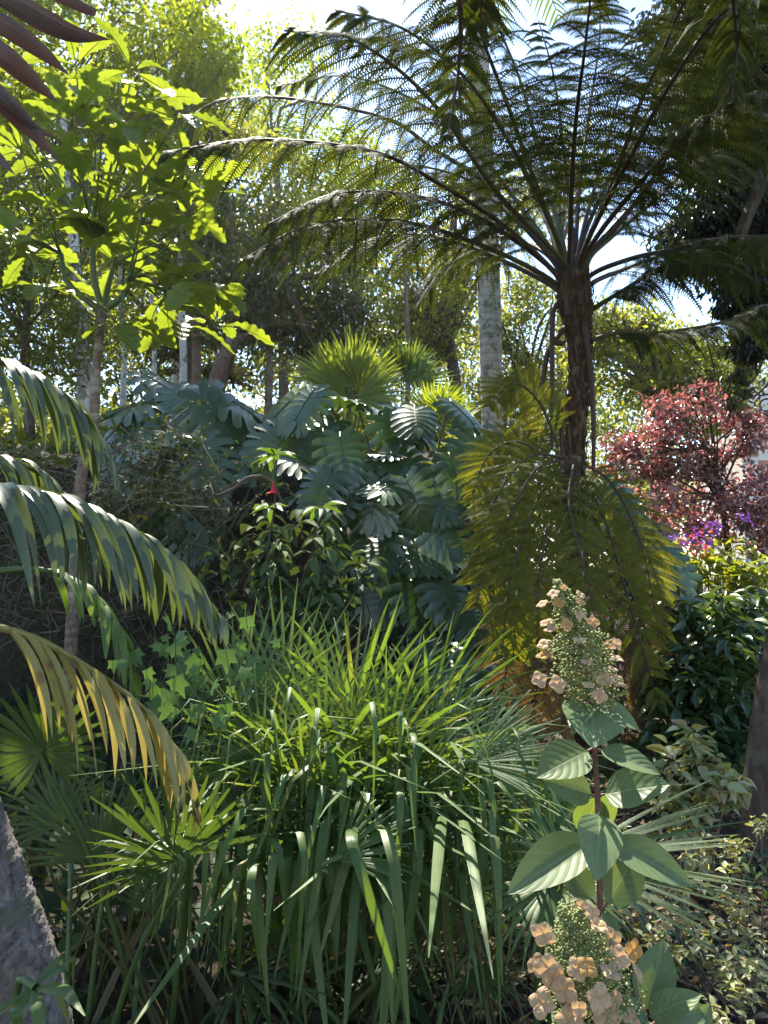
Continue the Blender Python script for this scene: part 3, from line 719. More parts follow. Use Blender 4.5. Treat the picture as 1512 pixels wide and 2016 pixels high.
# ------------------------------------------------------------------ monstera
def monstera_T(nl=8, seed=0):
    r = np.random.default_rng(seed)
    mb = MB()
    for s in (-1, 1):
        for i in range(nl):
            t0, t1 = i / nl, (i + 1) / nl
            y0, y1 = .12 + .70 * t0, .12 + .70 * t1
            ang = radians(150 - 125 * ((t0 + t1) / 2)**.8)      # from the tip direction
            ln = .50 * (1 - .42 * ((t0 + t1) / 2 - .28)**2 / .5) * r.uniform(.93, 1.05) * (.80 if i == nl - 1 else 1)
            if i == 0: ln *= .72
            d = A(s * sin(ang), cos(ang)); e = A(-s * cos(ang), sin(ang)) * s
            e = A(-d[1], d[0])
            u = [0, .22, .48, .62, .82, .96, 1.0]
            pitch = (y1 - y0)
            V, UV = [], []
            a0, a1 = A(0, y0), A(0, y1)
            for k, q in enumerate(u):
                hw = .5 * (pitch * .95 + .27 * ln * q) * [0, 1.02, 1.03, .74, .64, .48, .10][k]
                bend = .14 * q * q * ln
                cpt = A(0, (y0 + y1) / 2) + d * ln * q + A(0, 1) * bend
                if q < .3:
                    w = q / .3
                    L0 = a0 * (1 - w) + (cpt - e * s * hw * (1 if 1 else 0)) * w
                    R0 = a1 * (1 - w) + (cpt + e * s * hw) * w
                else:
                    L0, R0 = cpt - e * s * hw, cpt + e * s * hw
                for j, (pt, lift) in enumerate(((L0, 0), ((L0 + R0) / 2, -.012), (R0, 0))):
                    x = abs(pt[0])
                    z = .14 * x - .85 * x * x - .16 * (pt[1] - .1)**2 + lift * (q > .1)
                    V.append((pt[0], pt[1] - .12, z)); UV.append((.5 + s * q * .5, pt[1]))
            q = []
            for k in range(len(u) - 1):
                for j in range(2):
                    a = k * 3 + j
                    q.append([a, a + 1, a + 4, a + 3])
            mb.add(V, q, UV)
    # tip lobe and midrib
    ys = np.linspace(0, .92, 12)
    tube(mb, np.stack([0 * ys, ys - .0, -.16 * (ys + .02)**2 + .006], 1), [.014, .004], 5)
    u = np.linspace(.68, 1.0, 5)
    blade(mb, np.stack([0 * u, u - .04, -.16 * (u - .1)**2], 1), A(1, 0, 0), [.05, .10, .085, .05, .004], .1)
    return mb.mesh('monstera_leaf')
MON = [monstera_T(8, i) for i in range(3)] + [monstera_T(7, 9), monstera_T(9, 5)]
for me in MON: me.materials.append(M['monst'])
def monstera(name, label, base, spots, group='monstera clumps on the bank'):
    """spots: (centre px, centre py, Y, size px, roll degrees, tilt)"""
    b = gnd(*base)
    t = thing(name, label, 'monstera', b, group)
    sm = MB()
    for i, (px, py, Y, sz, roll, tilt) in enumerate(spots):
        L = prad(sz, Y)
        c = P(px, py, Y)
        n = nz(A(.25 * sin(radians(roll)), -cos(radians(tilt)), sin(radians(tilt))) + rng.normal(0, .20, 3))
        d0 = A(sin(radians(roll)), 0, -cos(radians(roll)))
        d = nz(d0 - n * np.dot(d0, n))
        x = np.cross(d, n)
        base_pt = c - d * L * .42
        inst('leaf', MON[i % 5], t, base_pt, x * L * U(.92, 1.12), d * L, n * L)
        q = A(b[0] + (c[0] - b[0]) * .55, c[1] + .5 * U(.6, 1.2), max(c[2] - .75, b[2] - .1))
        tube(sm, spline([base_pt + d * L * .02, base_pt - n * .02 + A(0, .16, .06), (base_pt + q) / 2 + A(0, .2, .0), q], 8), [.009, .013, .018], 5)
    # thick climbing stems that carry the stalks
    for k in range(5):
        e = b + A(U(-.7, .7), U(-.2, .3), U(.6, 1.4))
        tube(sm, spline([b + A(U(-.3, .3), U(-.2, .2), -.1), (b + e) / 2 + A(U(-.2, .2), -.1, .1), e], 8), [.04, .03], 6)
    build(sm, 'stalks', M['petiole'], t, 'stuff')
def fill(x0, x1, y0, y1, step, Yf, sz, tiltf):
    out = []
    for yy in np.arange(y0, y1, step * .78):
        for xx in np.arange(x0, x1, step):
            px, py = xx + U(-.4, .4) * step, yy + U(-.35, .35) * step
            Y = Yf(px, py)
            if Y is None: continue
            out.append((px, py, Y, U(*sz), U(-40, 40) + (px - (x0 + x1) / 2) / (x1 - x0) * 50, tiltf(px, py) + U(-24, 24)))
    return out
def cY(px, py):  # depth of the mound's face
    top = 765 + 60 * abs((px - 740) / 200)**2.5
    if py < top: return None
    if px < 560 + max(0, (py - 1000)) * .55: return None
    if py > 1130 and rng.random() < .45: return None
    return 8.5 - .95 * ss(760, 1010, py) + 1.0 * ss(1070, 1210, py) + U(-.15, .15)
monstera('monstera_plant', 'big dark mound of monstera with split leaves in the middle', (760, 1150, 8.6),
         fill(575, 965, 760, 1390, 80, cY, (84, 138), lambda x, y: 60 - 22 * ss(760, 950, y)) +
         [(590, 805, 7.9, 125, -15, 35), (680, 905, 7.7, 125, 10, 25), (822, 990, 7.6, 120, 25, 10), (735, 995, 7.65, 120, -10, 20), (590, 968, 7.7, 100, -40, 50), (745, 1080, 7.7, 120, -25, 35), (870, 1080, 7.8, 120, 15, 35), (820, 825, 8.0, 110, 0, 45)])
monstera('monstera_plant', 'looser monstera with drooping leaves over the vine tangle', (400, 900, 9.2),
         [(300, 860, 8.0, 150, 35, 45), (440, 830, 8.2, 165, 45, 40), (500, 895, 8.1, 140, -20, 25), (400, 910, 7.9, 140, 10, 30), (345, 1005, 7.8, 150, 20, 10), (250, 800, 8.6, 130, -30, 50), (540, 880, 8.0, 130, -35, 30), (470, 792, 8.5, 170, 70, 60),
          (360, 800, 8.6, 130, 20, 50), (555, 800, 8.4, 140, -30, 45), (290, 930, 8.2, 120, -30, 30), (380, 1060, 7.7, 110, 30, 20), (240, 860, 8.4, 120, 10, 40), (420, 960, 8.2, 110, 40, 40), (220, 960, 8.2, 110, -20, 30), (500, 830, 8.5, 140, 30, 40), (330, 760, 8.9, 130, 50, 60)])
monstera('monstera_plant', 'monstera leaves peeping out on the right behind the golden fern', (1270, 1200, 8.2),
         [(1290, 1065, 7.6, 120, 45, 45), (1310, 1120, 7.5, 140, 50, 45), (1330, 1175, 7.4, 140, 60, 50), (1240, 1050, 7.8, 130, 10, 40), (1290, 1190, 7.4, 130, 30, 35), (1340, 1235, 7.4, 130, 45, 40), (1260, 1130, 7.7, 130, 0, 30), (1310, 1270, 7.4, 120, 20, 30), (1220, 985, 7.9, 120, 20, 40), (1370, 1200, 7.6, 120, 60, 50)])
monstera('monstera_plant', 'low monstera in deep shade under the big mound', (900, 1400, 7.4),
         [(830, 1180, 7.6, 130, 0, 35), (900, 1300, 7.2, 120, -20, 40), (960, 1310, 7.1, 120, 20, 45), (880, 1180, 7.4, 120, 20, 30), (940, 1220, 7.3, 120, 0, 30), (1000, 1340, 7.0, 110, 40, 50), (920, 1350, 7.0, 110, -10, 50)])

# ------------------------------------------------------------------ fan palms
def leaflet_mesh(hub, d, e, L, hw, kink, kamt, droop, fuse=.38, fold=.28, n=11, rest=None):
    u = np.linspace(0, 1, n)
    p = [np.array(hub)]
    for k in range(1, n):
        um = (u[k] + u[k - 1]) / 2
        s = min(.97, droop * um**(2 if droop < .55 else 2.7) * 1.1)
        if kink is not None: s = max(s, kamt * float(ss(kink, kink + .16, um)))
        dd = nz(d * (1 - s) + (A(0, 0, -1) + (rest if rest is not None else 0)) * s)
        p.append(p[-1] + dd * L * (u[k] - u[k - 1]))
    w = np.where(u < fuse, u / fuse, 1 - np.clip((u - fuse) / (1 - fuse), 0, 1)**1.9) * hw
    w = np.maximum(w, .0012)
    mb = MB(); blade(mb, p, e, w, fold)
    return mb
def fan(t, hub, axis, normal, R, n, spread, mat, base=None, kink=None, kamt=.93, droop=.12, fuse=.38, hwk=1.0, jit=.05, sep=True, rib=None):
    axis = nz(axis); b = nz(np.cross(normal, axis)); nn = np.cross(axis, b)
    fm = MB()
    if base is None: base = hub - axis * R * .8 + A(0, .15, -.6)
    m = (hub + base) / 2 + A(0, 0, .12) - axis * R * .15
    tube(fm, spline([base, m, hub - axis * .05, hub + axis * .015], 12), [.011, .008, .007, .009], 6)
    f = build(fm, 'fan_leaf', rib or M['petiole'], t)
    allm = []
    for i in range(n):
        th = (i / (n - 1) - .5) * spread
        d = nz(cos(th) * axis + sin(th) * b + nn * (.10 * abs(sin(th)) + rng.normal(0, jit)))
        e = -sin(th) * axis + cos(th) * b + rng.normal(0, .12, 3)
        L = R * (.80 + .20 * cos(th)) * U(.88, 1.06)
        hw = R * fuse * spread / n * .56 * hwk
        kk = None if kink is None else kink * U(.7, 1.7)
        ka = kamt * U(.85, 1.05) if kink is not None and rng.random() < .85 else .3
        mb = leaflet_mesh(hub, d, e, L * (U(.75, 1.15) if kink is not None else 1), hw, kk, ka, droop * U(.35, 1.6), fuse, rest=rng.normal(0, .16, 3))
        if sep: build(mb, 'leaflet', mat, f)
        else: allm.append(mb)
    if not sep: build(merge(allm), 'leaflets', mat, f, 'stuff')
    return f
def fanpx(t, hub, tip, normal, n, spread, mat, base, rm=1.0, **kw):
    h, q = P(*hub), P(*tip); q = h + (q - h) * rm
    return fan(t, h, q - h, A(*normal), np.linalg.norm(q - h), n, radians(spread), mat, base, **kw)

pc = gnd(640, 1800, 3.1)
fp = thing('fan_palm', 'bushy fan palm with long drooping green leaf fingers in the foreground', 'fan palm', pc, 'fan palms in the foreground')
def cb(): return pc + A(U(-.25, .25), U(-.2, .2), U(.05, .25))
# hanging, kinked leaves at the front
for hub, tip, nm, n, sp, kw in [
    ((600, 1625, 2.75), (590, 1660, 2.0), (0, .1, 1), 19, 165, dict(kink=.30, kamt=.97)),
    ((700, 1600, 2.75), (740, 1640, 1.95), (0, .1, 1), 18, 150, dict(kink=.32, kamt=.97)),
    ((880, 1610, 2.8), (900, 1640, 2.0), (.1, .1, 1), 20, 160, dict(kink=.33, kamt=.95)),
    ((500, 1640, 2.6), (420, 1680, 2.05), (0, .1, 1), 15, 130, dict(kink=.36, kamt=.92)),
    ((960, 1590, 3.0), (1020, 1640, 2.4), (.1, 0, 1), 18, 150, dict(kink=.36, kamt=.9)),
    ]:
    fanpx(fp, hub, tip, nm, n, sp, M['fan'], cb(), hwk=.52, rm=1.28, **kw)
# upright spiky leaves, sunlit on top
for hub, tip, nm, n, sp, kw in [
    ((470, 1420, 3.1), (560, 1210, 3.2), (.2, -.8, .5), 22, 130, dict(droop=.15)),
    ((560, 1400, 3.4), (640, 1190, 3.6), (.1, -.8, .5), 22, 130, dict(droop=.12)),
    ((690, 1430, 3.2), (790, 1225, 3.4), (.1, -.7, .7), 24, 140, dict(droop=.25)),
    ((800, 1440, 3.2), (930, 1280, 3.3), (.0, -.6, .8), 22, 130, dict(droop=.3)),
    ((640, 1500, 2.9), (560, 1300, 2.9), (0, -.9, .4), 24, 150, dict(droop=.3)),
    ((760, 1500, 2.9), (800, 1310, 2.8), (0, -.8, .6), 24, 160, dict(droop=.35)),
    ((870, 1480, 3.0), (1000, 1370, 3.0), (-.1, -.5, .85), 22, 120, dict(droop=.25)),
    ((925, 1500, 2.9), (1085, 1455, 2.85), (-.15, -.75, .65), 26, 110, dict(droop=.12, fuse=.6)),
    ((660, 1660, 2.6), (830, 1570, 2.5), (-.1, -.7, .7), 22, 120, dict(droop=.3, fuse=.5)),
    ((520, 1520, 2.7), (470, 1350, 2.7), (.2, -.9, .3), 22, 150, dict(droop=.3)),
    ((600, 1580, 2.6), (600, 1400, 2.4), (0, -.6, .8), 24, 170, dict(droop=.5)),
    ((820, 1560, 2.8), (900, 1430, 2.6), (0, -.6, .8), 24, 160, dict(droop=.5)),
    ]:
    fanpx(fp, hub, tip, nm, n, sp, M['fan'], cb(), hwk=.60, rm=1.16, **kw)
pl = gnd(220, 1900, 2.6)
fl = thing('fan_palm', 'shaded dark fan palm with stiff open leaves under the yellow frond', 'fan palm', pl, 'fan palms in the foreground')
def lb(): return pl + A(U(-.2, .2), U(-.15, .15), U(.05, .2))
for hub, tip, nm, n, sp, kw in [
    ((350, 1690, 2.2), (290, 1500, 2.1), (.15, -.95, .3), 22, 190, dict(droop=.06)),
    ((85, 1480, 2.5), (70, 1320, 2.45), (.1, -.95, .2), 26, 290, dict(droop=.08, fuse=.5)),
    ((195, 1690, 2.6), (120, 1520, 2.6), (.2, -.9, .3), 18, 130, dict(droop=.1)),
    ((340, 1695, 2.25), (180, 1700, 2.1), (0, -.4, .9), 12, 90, dict(kink=.55, kamt=.5)),
    ((300, 1800, 2.7), (340, 1680, 2.7), (0, -.9, .3), 18, 160, dict(droop=.1)),
    ((120, 1620, 2.9), (40, 1500, 2.9), (.1, -.9, .3), 18, 160, dict(droop=.1)),
    ]:
    fanpx(fl, hub, tip, nm, n, sp, M['fanshade'], lb(), hwk=.85, **kw)
pr = gnd(1100, 1800, 2.7)
fr_ = thing('fan_palm', 'low fan palm with straight leaf fingers spreading behind the hydrangea', 'fan palm', pr, 'fan palms in the foreground')
def rb(): return pr + A(U(-.15, .15), U(-.1, .1), U(.02, .15))
for hub, tip, nm, n, sp, kw in [
    ((1110, 1690, 2.4), (1500, 1690, 2.2), (-.1, -.35, .9), 20, 75, dict(droop=.10)),
    ((1090, 1660, 2.6), (1180, 1520, 2.7), (0, -.9, .4), 18, 130, dict(droop=.25)),
    ((1110, 1700, 2.3), (1000, 1640, 2.3), (0, -.6, .8), 18, 120, dict(droop=.3)),
    ((1080, 1740, 2.3), (1030, 1900, 2.1), (0, -.7, .7), 18, 130, dict(droop=.4)),
    ((1120, 1740, 2.2), (1260, 1830, 2.0), (0, -.4, .9), 16, 110, dict(droop=.5)),
    ]:
    fanpx(fr_, hub, tip, nm, n, sp, M['fan'], rb(), hwk=1.05, **kw)
pd = gnd(640, 2050, 2.4)
fd = thing('fan_palm', 'low shaded fan palm seedlings below the drooping leaf fingers', 'fan palm', pd, 'fan palms in the foreground')
for hub, tip, nm, n, sp, kw in [
    ((480, 1920, 2.5), (640, 1960, 2.2), (0, -.3, .95), 16, 120, dict(droop=.3)), ((760, 1900, 2.6), (860, 1960, 2.3), (0, -.4, .9), 16, 140, dict(droop=.4)),
    ((560, 1850, 2.8), (500, 1760, 2.7), (0, -.8, .5), 16, 140, dict(droop=.2)), ((850, 1850, 2.8), (800, 1740, 2.8), (0, -.8, .5), 16, 140, dict(droop=.2)),
    ((940, 1900, 2.5), (1000, 2000, 2.3), (0, -.5, .8), 16, 120, dict(droop=.4))]:
    fanpx(fd, hub, tip, nm, n, sp, M['fanshade'], pd + A(U(-.3, .3), U(0, .3), .03), hwk=.8, **kw)
pb = gnd(60, 2100, 1.75)
fb = thing('fan_palm', 'young fan palm with broad bent leaf fingers against the grey trunk', 'fan palm', pb, 'fan palms in the foreground')
fanpx(fb, (62, 1945, 1.55), (170, 1945, 1.45), (0, -.3, 1), 9, 200, M['fan'], pb + A(0, 0, .02), kink=.40, kamt=.9, hwk=.9)
# inner leaves that close the clump
for hub, tip, nm, n, sp, kw in [
    ((520, 1700, 2.9), (440, 1600, 2.8), (.1, -.9, .3), 18, 150, dict(droop=.3)), ((640, 1760, 2.9), (600, 1640, 2.75), (0, -.9, .3), 18, 160, dict(droop=.4)), ((780, 1740, 2.9), (820, 1620, 2.8), (0, -.9, .3), 18, 160, dict(droop=.4)),
    ((900, 1740, 2.9), (980, 1640, 2.8), (0, -.8, .5), 18, 150, dict(droop=.5)), ((980, 1700, 3.1), (1060, 1580, 3.0), (0, -.8, .5), 18, 150, dict(droop=.5)), ((450, 1560, 2.9), (400, 1420, 2.9), (.2, -.9, .3), 18, 130, dict(droop=.2)),
    ((1000, 1560, 3.3), (1050, 1430, 3.3), (0, -.8, .5), 18, 130, dict(droop=.3)),
    ((600, 1540, 3.2), (560, 1410, 3.2), (0, -.8, .5), 20, 170, dict(droop=.4)), ((720, 1560, 3.1), (780, 1440, 3.0), (0, -.8, .5), 20, 170, dict(droop=.4)), ((850, 1570, 3.2), (920, 1450, 3.2), (0, -.8, .5), 20, 170, dict(droop=.4)),
    ((680, 1480, 3.5), (640, 1330, 3.5), (0, -.8, .5), 20, 150, dict(droop=.3)), ((950, 1540, 3.4), (1030, 1420, 3.4), (0, -.7, .6), 20, 150, dict(droop=.4)), ((400, 1560, 2.9), (330, 1450, 2.9), (.1, -.8, .5), 18, 150, dict(droop=.3)), ((560, 1620, 2.8), (470, 1540, 2.7), (0, -.7, .6), 18, 150, dict(droop=.45))]:
    fanpx(fp, hub, tip, nm, n, sp, M['fani'], cb(), hwk=.75, sep=False, **kw)
for hub, tip, nm, n, sp, kw in [
    ((700, 1690, 2.5), (760, 1700, 1.95), (.2, .1, 1), 14, 120, dict(kink=.22, kamt=.98)), ((830, 1700, 2.6), (870, 1720, 2.1), (.1, .1, 1), 14, 140, dict(kink=.25, kamt=.97)), ((540, 1690, 2.5), (500, 1700, 2.0), (-.1, .1, 1), 14, 140, dict(kink=.3, kamt=.97))]:
    fanpx(fp, hub, tip, nm, n, sp, M['fani'], cb(), hwk=.75, sep=False, **kw)
# long leaves arching out over the mound
for hub, tip, n, sp, R_, dr in [
    ((560, 1490, 2.95), (470, 1500, 2.4), 22, 120, .80, .95), ((670, 1480, 2.95), (640, 1500, 2.3), 22, 125, .86, .95), ((780, 1490, 2.95), (820, 1510, 2.35), 22, 125, .84, .95), ((880, 1510, 3.0), (950, 1530, 2.45), 22, 120, .80, .9),
    ((500, 1580, 2.75), (400, 1610, 2.3), 19, 110, .74, 1.05), ((630, 1570, 2.75), (590, 1590, 2.15), 19, 120, .88, 1.1), ((740, 1570, 2.75), (750, 1590, 2.15), 19, 120, .88, 1.1), ((850, 1580, 2.8), (900, 1600, 2.2), 19, 120, .82, 1.05), ((940, 1580, 2.95), (1010, 1610, 2.5), 19, 110, .70, 1.0),
    ((700, 1420, 3.4), (760, 1280, 3.2), 16, 120, .62, .35), ((840, 1440, 3.4), (930, 1330, 3.2), 16, 120, .62, .35)]:
    h, q = P(*hub), P(*tip)
    fan(fp, h, q - h + A(0, 0, .12), A(0, .15, 1), R_, n, radians(sp), M['fani'], cb(), droop=.22, kink=(.34 + .12 * (n == 22)) if dr > .5 else None, kamt=.86, hwk=.58, jit=.12, sep=False)
# open pleated fans that face outwards
for hub, tip, nm, n, sp, kw in [
    ((928, 1502, 2.45), (1085, 1450, 2.4), (-.1, -.7, .7), 26, 95, dict(droop=.15, fuse=.62)), ((662, 1692, 2.25), (800, 1600, 2.3), (-.15, -.7, .7), 22, 105, dict(droop=.25, fuse=.55))]:
    fanpx(fp, hub, tip, nm, n, sp, M['fan'], cb(), hwk=.9, sep=False, **kw)
# dim thicket of old stalks and dead fingers under the clump
dm, sm = MB(), MB()
for i in range(260):
    a_ = P(U(60, 1060), U(1740, 2010), U(2.6, 3.8)); a_[2] = max(a_[2], .05)
    L_ = U(.2, .55); d_ = nz(A(U(-.8, .8), U(-.5, .3), U(-1, .25)))
    dm_ = leaflet_mesh(a_, d_, A(U(-1, 1), -.4, U(-1, 1)), L_, U(.006, .014), None, 0, .4, n=7)
    dm.add(dm_.V[0], dm_.F[0], dm_.UV[0])
for i in range(70):
    a_ = P(U(60, 1060), 2000, U(2.5, 3.6)); a_[2] = H(a_[0], a_[1]) - .02
    e_ = a_ + A(U(-.4, .4), U(-.3, .1), U(.35, .8)); tube(sm, spline([a_, (a_ + e_) / 2 + A(U(-.06, .06), 0, .05), e_], 6), [.007, .005], 5)
build(dm, 'dead_leaflets', M['deadpalm'], fp, 'stuff'); build(sm, 'old_stalks', M['fernrib2'], fp, 'stuff')
# rear sunlit fan palms behind the monstera
for i, (base, hubs) in enumerate([((690, 900, 10.2), [((690, 745, 10.2), (640, 660, 10.2)), ((690, 740, 10.2), (700, 650, 10.1)), ((700, 745, 10.2), (760, 690, 10.1)), ((680, 755, 10.0), (590, 720, 9.8)), ((700, 755, 10.0), (790, 745, 9.8))]),
                                  ((860, 900, 10.4), [((860, 800, 10.4), (830, 730, 10.4)), ((865, 800, 10.3), (905, 735, 10.2)), ((860, 805, 10.3), (800, 770, 10.1)), ((870, 805, 10.3), (930, 790, 10.1))]),
                                  ((800, 880, 11.5), [((800, 720, 11.5), (770, 650, 11.5)), ((800, 720, 11.5), (830, 655, 11.4)), ((800, 725, 11.4), (860, 700, 11.3))])]):
    bb = gnd(*base)
    t = thing('fan_palm', ['sunlit yellow-green fan palm rising behind the monstera mound', 'pale sunlit fan palm beside the tall palm trunk', 'bluish fan palm behind the sunlit ones'][i], 'fan palm', bb, 'fan palms behind the monstera')
    for h, q in hubs + [((h_[0] + U(-15, 15), h_[1] + U(-12, 18), h_[2] + U(-.2, .2)), (q_[0] + U(-25, 25), q_[1] + U(-10, 30), q_[2] + U(-.3, .3))) for h_, q_ in hubs]:
        ax = (q[0] - h[0], min(q[1], h[1] - 22) - h[1])
        h = (h[0] + U(-14, 14), h[1] + 26, h[2])
        q = (h[0] + ax[0] * 1.1, h[1] + ax[1] * 1.15, q[2])
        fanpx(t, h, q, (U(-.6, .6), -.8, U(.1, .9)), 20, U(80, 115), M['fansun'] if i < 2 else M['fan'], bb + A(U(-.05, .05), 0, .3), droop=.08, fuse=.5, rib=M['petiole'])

# ------------------------------------------------------------------ feather palm on the left
kb = A(-1.75, 2.5, 0.0); kb[2] = float(H(kb[0], kb[1]))
kp = thing('feather_palm', 'feather palm reaching in from the left with arching fronds', 'palm', kb)
mb = MB(); ktop = A(-1.7, 2.5, 1.25); tube(mb, spline([kb - A(0, 0, .1), (kb + ktop) / 2, ktop], 8), [.09, .08, .07], 12); build(mb, 'trunk', M['ringtrunk'], kp)
def feather(t, pts, n, L, W, mat, rib, a_near=.9, fw=.45, start=.1, tipk=.55, dead=False):
    p = spline(pts, 60); tg = nz(np.gradient(p, axis=0))
    fm = MB(); tube(fm, p, [.013, .010, .004], 6)
    f = build(fm, 'frond', rib, t)
    for i in range(n):
        g = start + (1 - start) * (i + .5) / n
        k = int(g * 59); T = tg[k]; S = nz(np.cross(T, A(0, 0, 1)))
        for s in (-1, 1):
            l = L * (1 - tipk * g**2) * U(.85, 1.08)
            d = nz(S * s * .62 + T * (fw + .35 * g) + A(0, 0, .25 if not dead else -.1) + rng.normal(0, .05, 3))
            u = np.linspace(0, 1, 11); q = [p[k] + A(0, 0, .004)]
            for j in range(1, 11):
                um = (u[j] + u[j - 1]) / 2
                sg = min(.95, a_near * um**.55)
                q.append(q[-1] + nz(d * (1 - sg) + A(0, 0, -1) * sg) * l / 10)
            w = W * np.array([.35, .8, 1, 1, .97, .92, .84, .72, .55, .32, .02])
            q = np.array(q) + (rng.normal(0, .035, 3) * l) * (u**2)[:, None]
            tw = np.linspace(0, rng.normal(0, .5), 11)[:, None]
            mb = MB(); blade(mb, q, T + rng.normal(0, .2, 3) + S * tw, w * U(.8, 1.15), -.28)
            build(mb, 'leaflet', mat, f)
feather(kp, np.vstack([ktop, PP([(-260, 1050, 2.15), (-120, 975, 2.1), (0, 962, 2.1), (130, 985, 2.15), (250, 1042, 2.2), (350, 1125, 2.3), (415, 1200, 2.35)])]), 23, .50, .0165, M['kentia'], M['petiole'], start=.38, tipk=.72)
feather(kp, np.vstack([ktop, PP([(-200, 1300, 1.95), (-60, 1235, 1.95), (50, 1250, 2.0), (150, 1300, 2.05), (260, 1375, 2.1), (330, 1450, 2.15), (362, 1540, 2.2)])]), 14, .38, .0128, M['yellow'], M['yellow'], start=.36, tipk=.45, dead=True)
feather(kp, np.vstack([ktop, PP([(-300, 800, 2.3), (-120, 690, 2.4), (0, 712, 2.45), (80, 748, 2.5), (150, 805, 2.55), (196, 880, 2.6)])]), 15, .40, .014, M['kentia'], M['petiole'], start=.4, tipk=.5)
feather(kp, np.vstack([ktop, PP([(-200, 960, 2.4), (-80, 905, 2.6), (10, 905, 2.7), (80, 935, 2.8), (130, 985, 2.85)])]), 12, .28, .015, M['kentia'], M['petiole'], start=.42, tipk=.5)
feather(kp, np.vstack([ktop, PP([(-120, 1170, 2.5), (40, 1120, 2.7), (160, 1150, 2.8), (230, 1230, 2.8), (260, 1330, 2.8)])]), 9, .30, .016, M['fan'], M['petiole'], start=.45, tipk=.5)

# ------------------------------------------------------------------ purple strap-leaved cordyline, upper left
cbp = A(-1.05, 1.05, 0.0); cbp[2] = float(H(cbp[0], cbp[1])); ctop = P(-330, -120, 1.3)
co = thing('cordyline', 'purple strap-leaved cordyline dipping in at the upper left', 'cordyline', cbp)
mb = MB(); tube(mb, spline([cbp - A(0, 0, .1), (cbp + ctop) / 2 + A(-.05, 0, 0), ctop], 10), [.05, .04, .035], 10); build(mb, 'trunk', M['bark2'], co)
for i, (c, w) in enumerate([([(-40, -30, 1.3), (60, 25, 1.32), (140, 65, 1.35), (218, 78, 1.38)], .019), ([(-80, 0, 1.3), (0, 45, 1.3), (80, 100, 1.33), (136, 148, 1.36)], .017), ([(-80, 60, 1.3), (0, 105, 1.3), (60, 155, 1.33), (118, 205, 1.36)], .019),
                            ([(-80, 120, 1.3), (0, 190, 1.3), (60, 245, 1.33), (118, 278, 1.36)], .010), ([(-80, 130, 1.3), (-5, 190, 1.3), (50, 245, 1.33), (120, 322, 1.36)], .019), ([(20, -60, 1.4), (110, -10, 1.42), (180, 22, 1.45), (190, 24, 1.45)], .010),
                            ([(-100, 260, 1.3), (-40, 290, 1.3), (-5, 310, 1.3), (30, 345, 1.3)], .012), ([(-300, -60, 1.2), (-260, 200, 1.0), (-280, 400, 1.0)], .018), ([(-420, -150, 1.3), (-520, 50, 1.3), (-560, 300, 1.3)], .018), ([(-330, -200, 1.4), (-330, -330, 1.6), (-300, -380, 1.8)], .018)]):
    pts = spline(np.vstack([ctop, PP(c)]), 16)
    mb = MB(); blade(mb, pts, A(.5, -.3, .8), w * np.array([.5, .6, .7, .8, .9, 1, 1, 1, 1, .97, .9, .8, .65, .45, .22, .01]), .25); build(mb, 'leaf', M['purple'], co)

# ------------------------------------------------------------------ leaning grey trunk, lower left, with a crown overhead out of view
gt = PP([(150, 2250, 1.9), (60, 1990, 1.9), (-15, 1750, 1.9), (-110, 1480, 1.92), (-260, 1000, 2.0), (-520, 300, 2.0), (-1000, -700, 1.8)])
gt[0] = A(gt[1][0] + .1, 1.9, 0)
tree('leaning_tree', 'leaning tree with rough grey bark crossing the lower left corner', 'tree', gt, [.085, .08, .078, .075, .07, .065, .05],
     [((-3.6, 1.2, 6.4), (1.3, 1.0, .9), 26, 60, .16, dict(T=LEAF4, sig=.22))], M['deep'], M['bark'], 8, fine=(260, 40, .035))
# dark trunk, right edge
rt = PP([(1470, 1600, 4.6), (1490, 1440, 4.6), (1512, 1300, 4.6), (1545, 1150, 4.65), (1660, 800, 4.8), (1800, 200, 5.2), (1850, -300, 5.6)])
rt[:, 0] += .05
rt[0] = A(rt[0][0] - .02, 4.6, float(H(rt[0][0], 4.6)))
tree('shade_tree', 'dark brown trunk at the right edge beside the glossy shrub', 'tree', rt, [.098, .084, .074, .07, .06, .05],
     [((5.0, 5.6, 8.0), (1.4, 1.4, 1.0), 20, 60, .12, dict(T=LEAF4, sig=.22))], M['deep'], M['bark2'], 8, fine=(120, 30, .025))
rb2 = PP([(1405, -40, 3.2), (1450, 8, 3.15), (1512, 34, 3.1), (1600, 60, 3.1)])
# ------------------------------------------------------------------ lobed-leaf tree, left
def lobed_mesh(seed):
    r = np.random.default_rng(seed)
    n = 29; u = np.linspace(0, 1, n)
    base = np.array([.10 + .9 * obov(x) if x < .97 else .25 for x in u])
    k = 6.5; saw = np.abs(((u * k + r.uniform(0, 1)) % 1) - .45) / .55
    w = .25 * base * (1 - .34 * saw * (u > .18)); w[0] = .012; w[-1] = .006
    mb = MB()
    p = np.stack([.03 * np.sin(u * 3 + r.uniform(0, 6)), u, -.26 * u**2 + .05 * np.sin(u * 5)], 1)
    blade(mb, p, A(1, 0, 0), w, .22, 5)
    V = mb.V[0]; V[:, 2] += .018 * np.sin(V[:, 1] * 40) * np.abs(V[:, 0]) / .15
    q = np.linspace(-.16, .95, 8); tube(mb, np.stack([0 * q, q, -.26 * np.clip(q, 0, 1)**2 - .004], 1), [.012, .010, .003], 5)
    me = mb.mesh('lobed_leaf'); me.materials.append(M['lobed']); return me
LOB = [lobed_mesh(i) for i in range(5)]
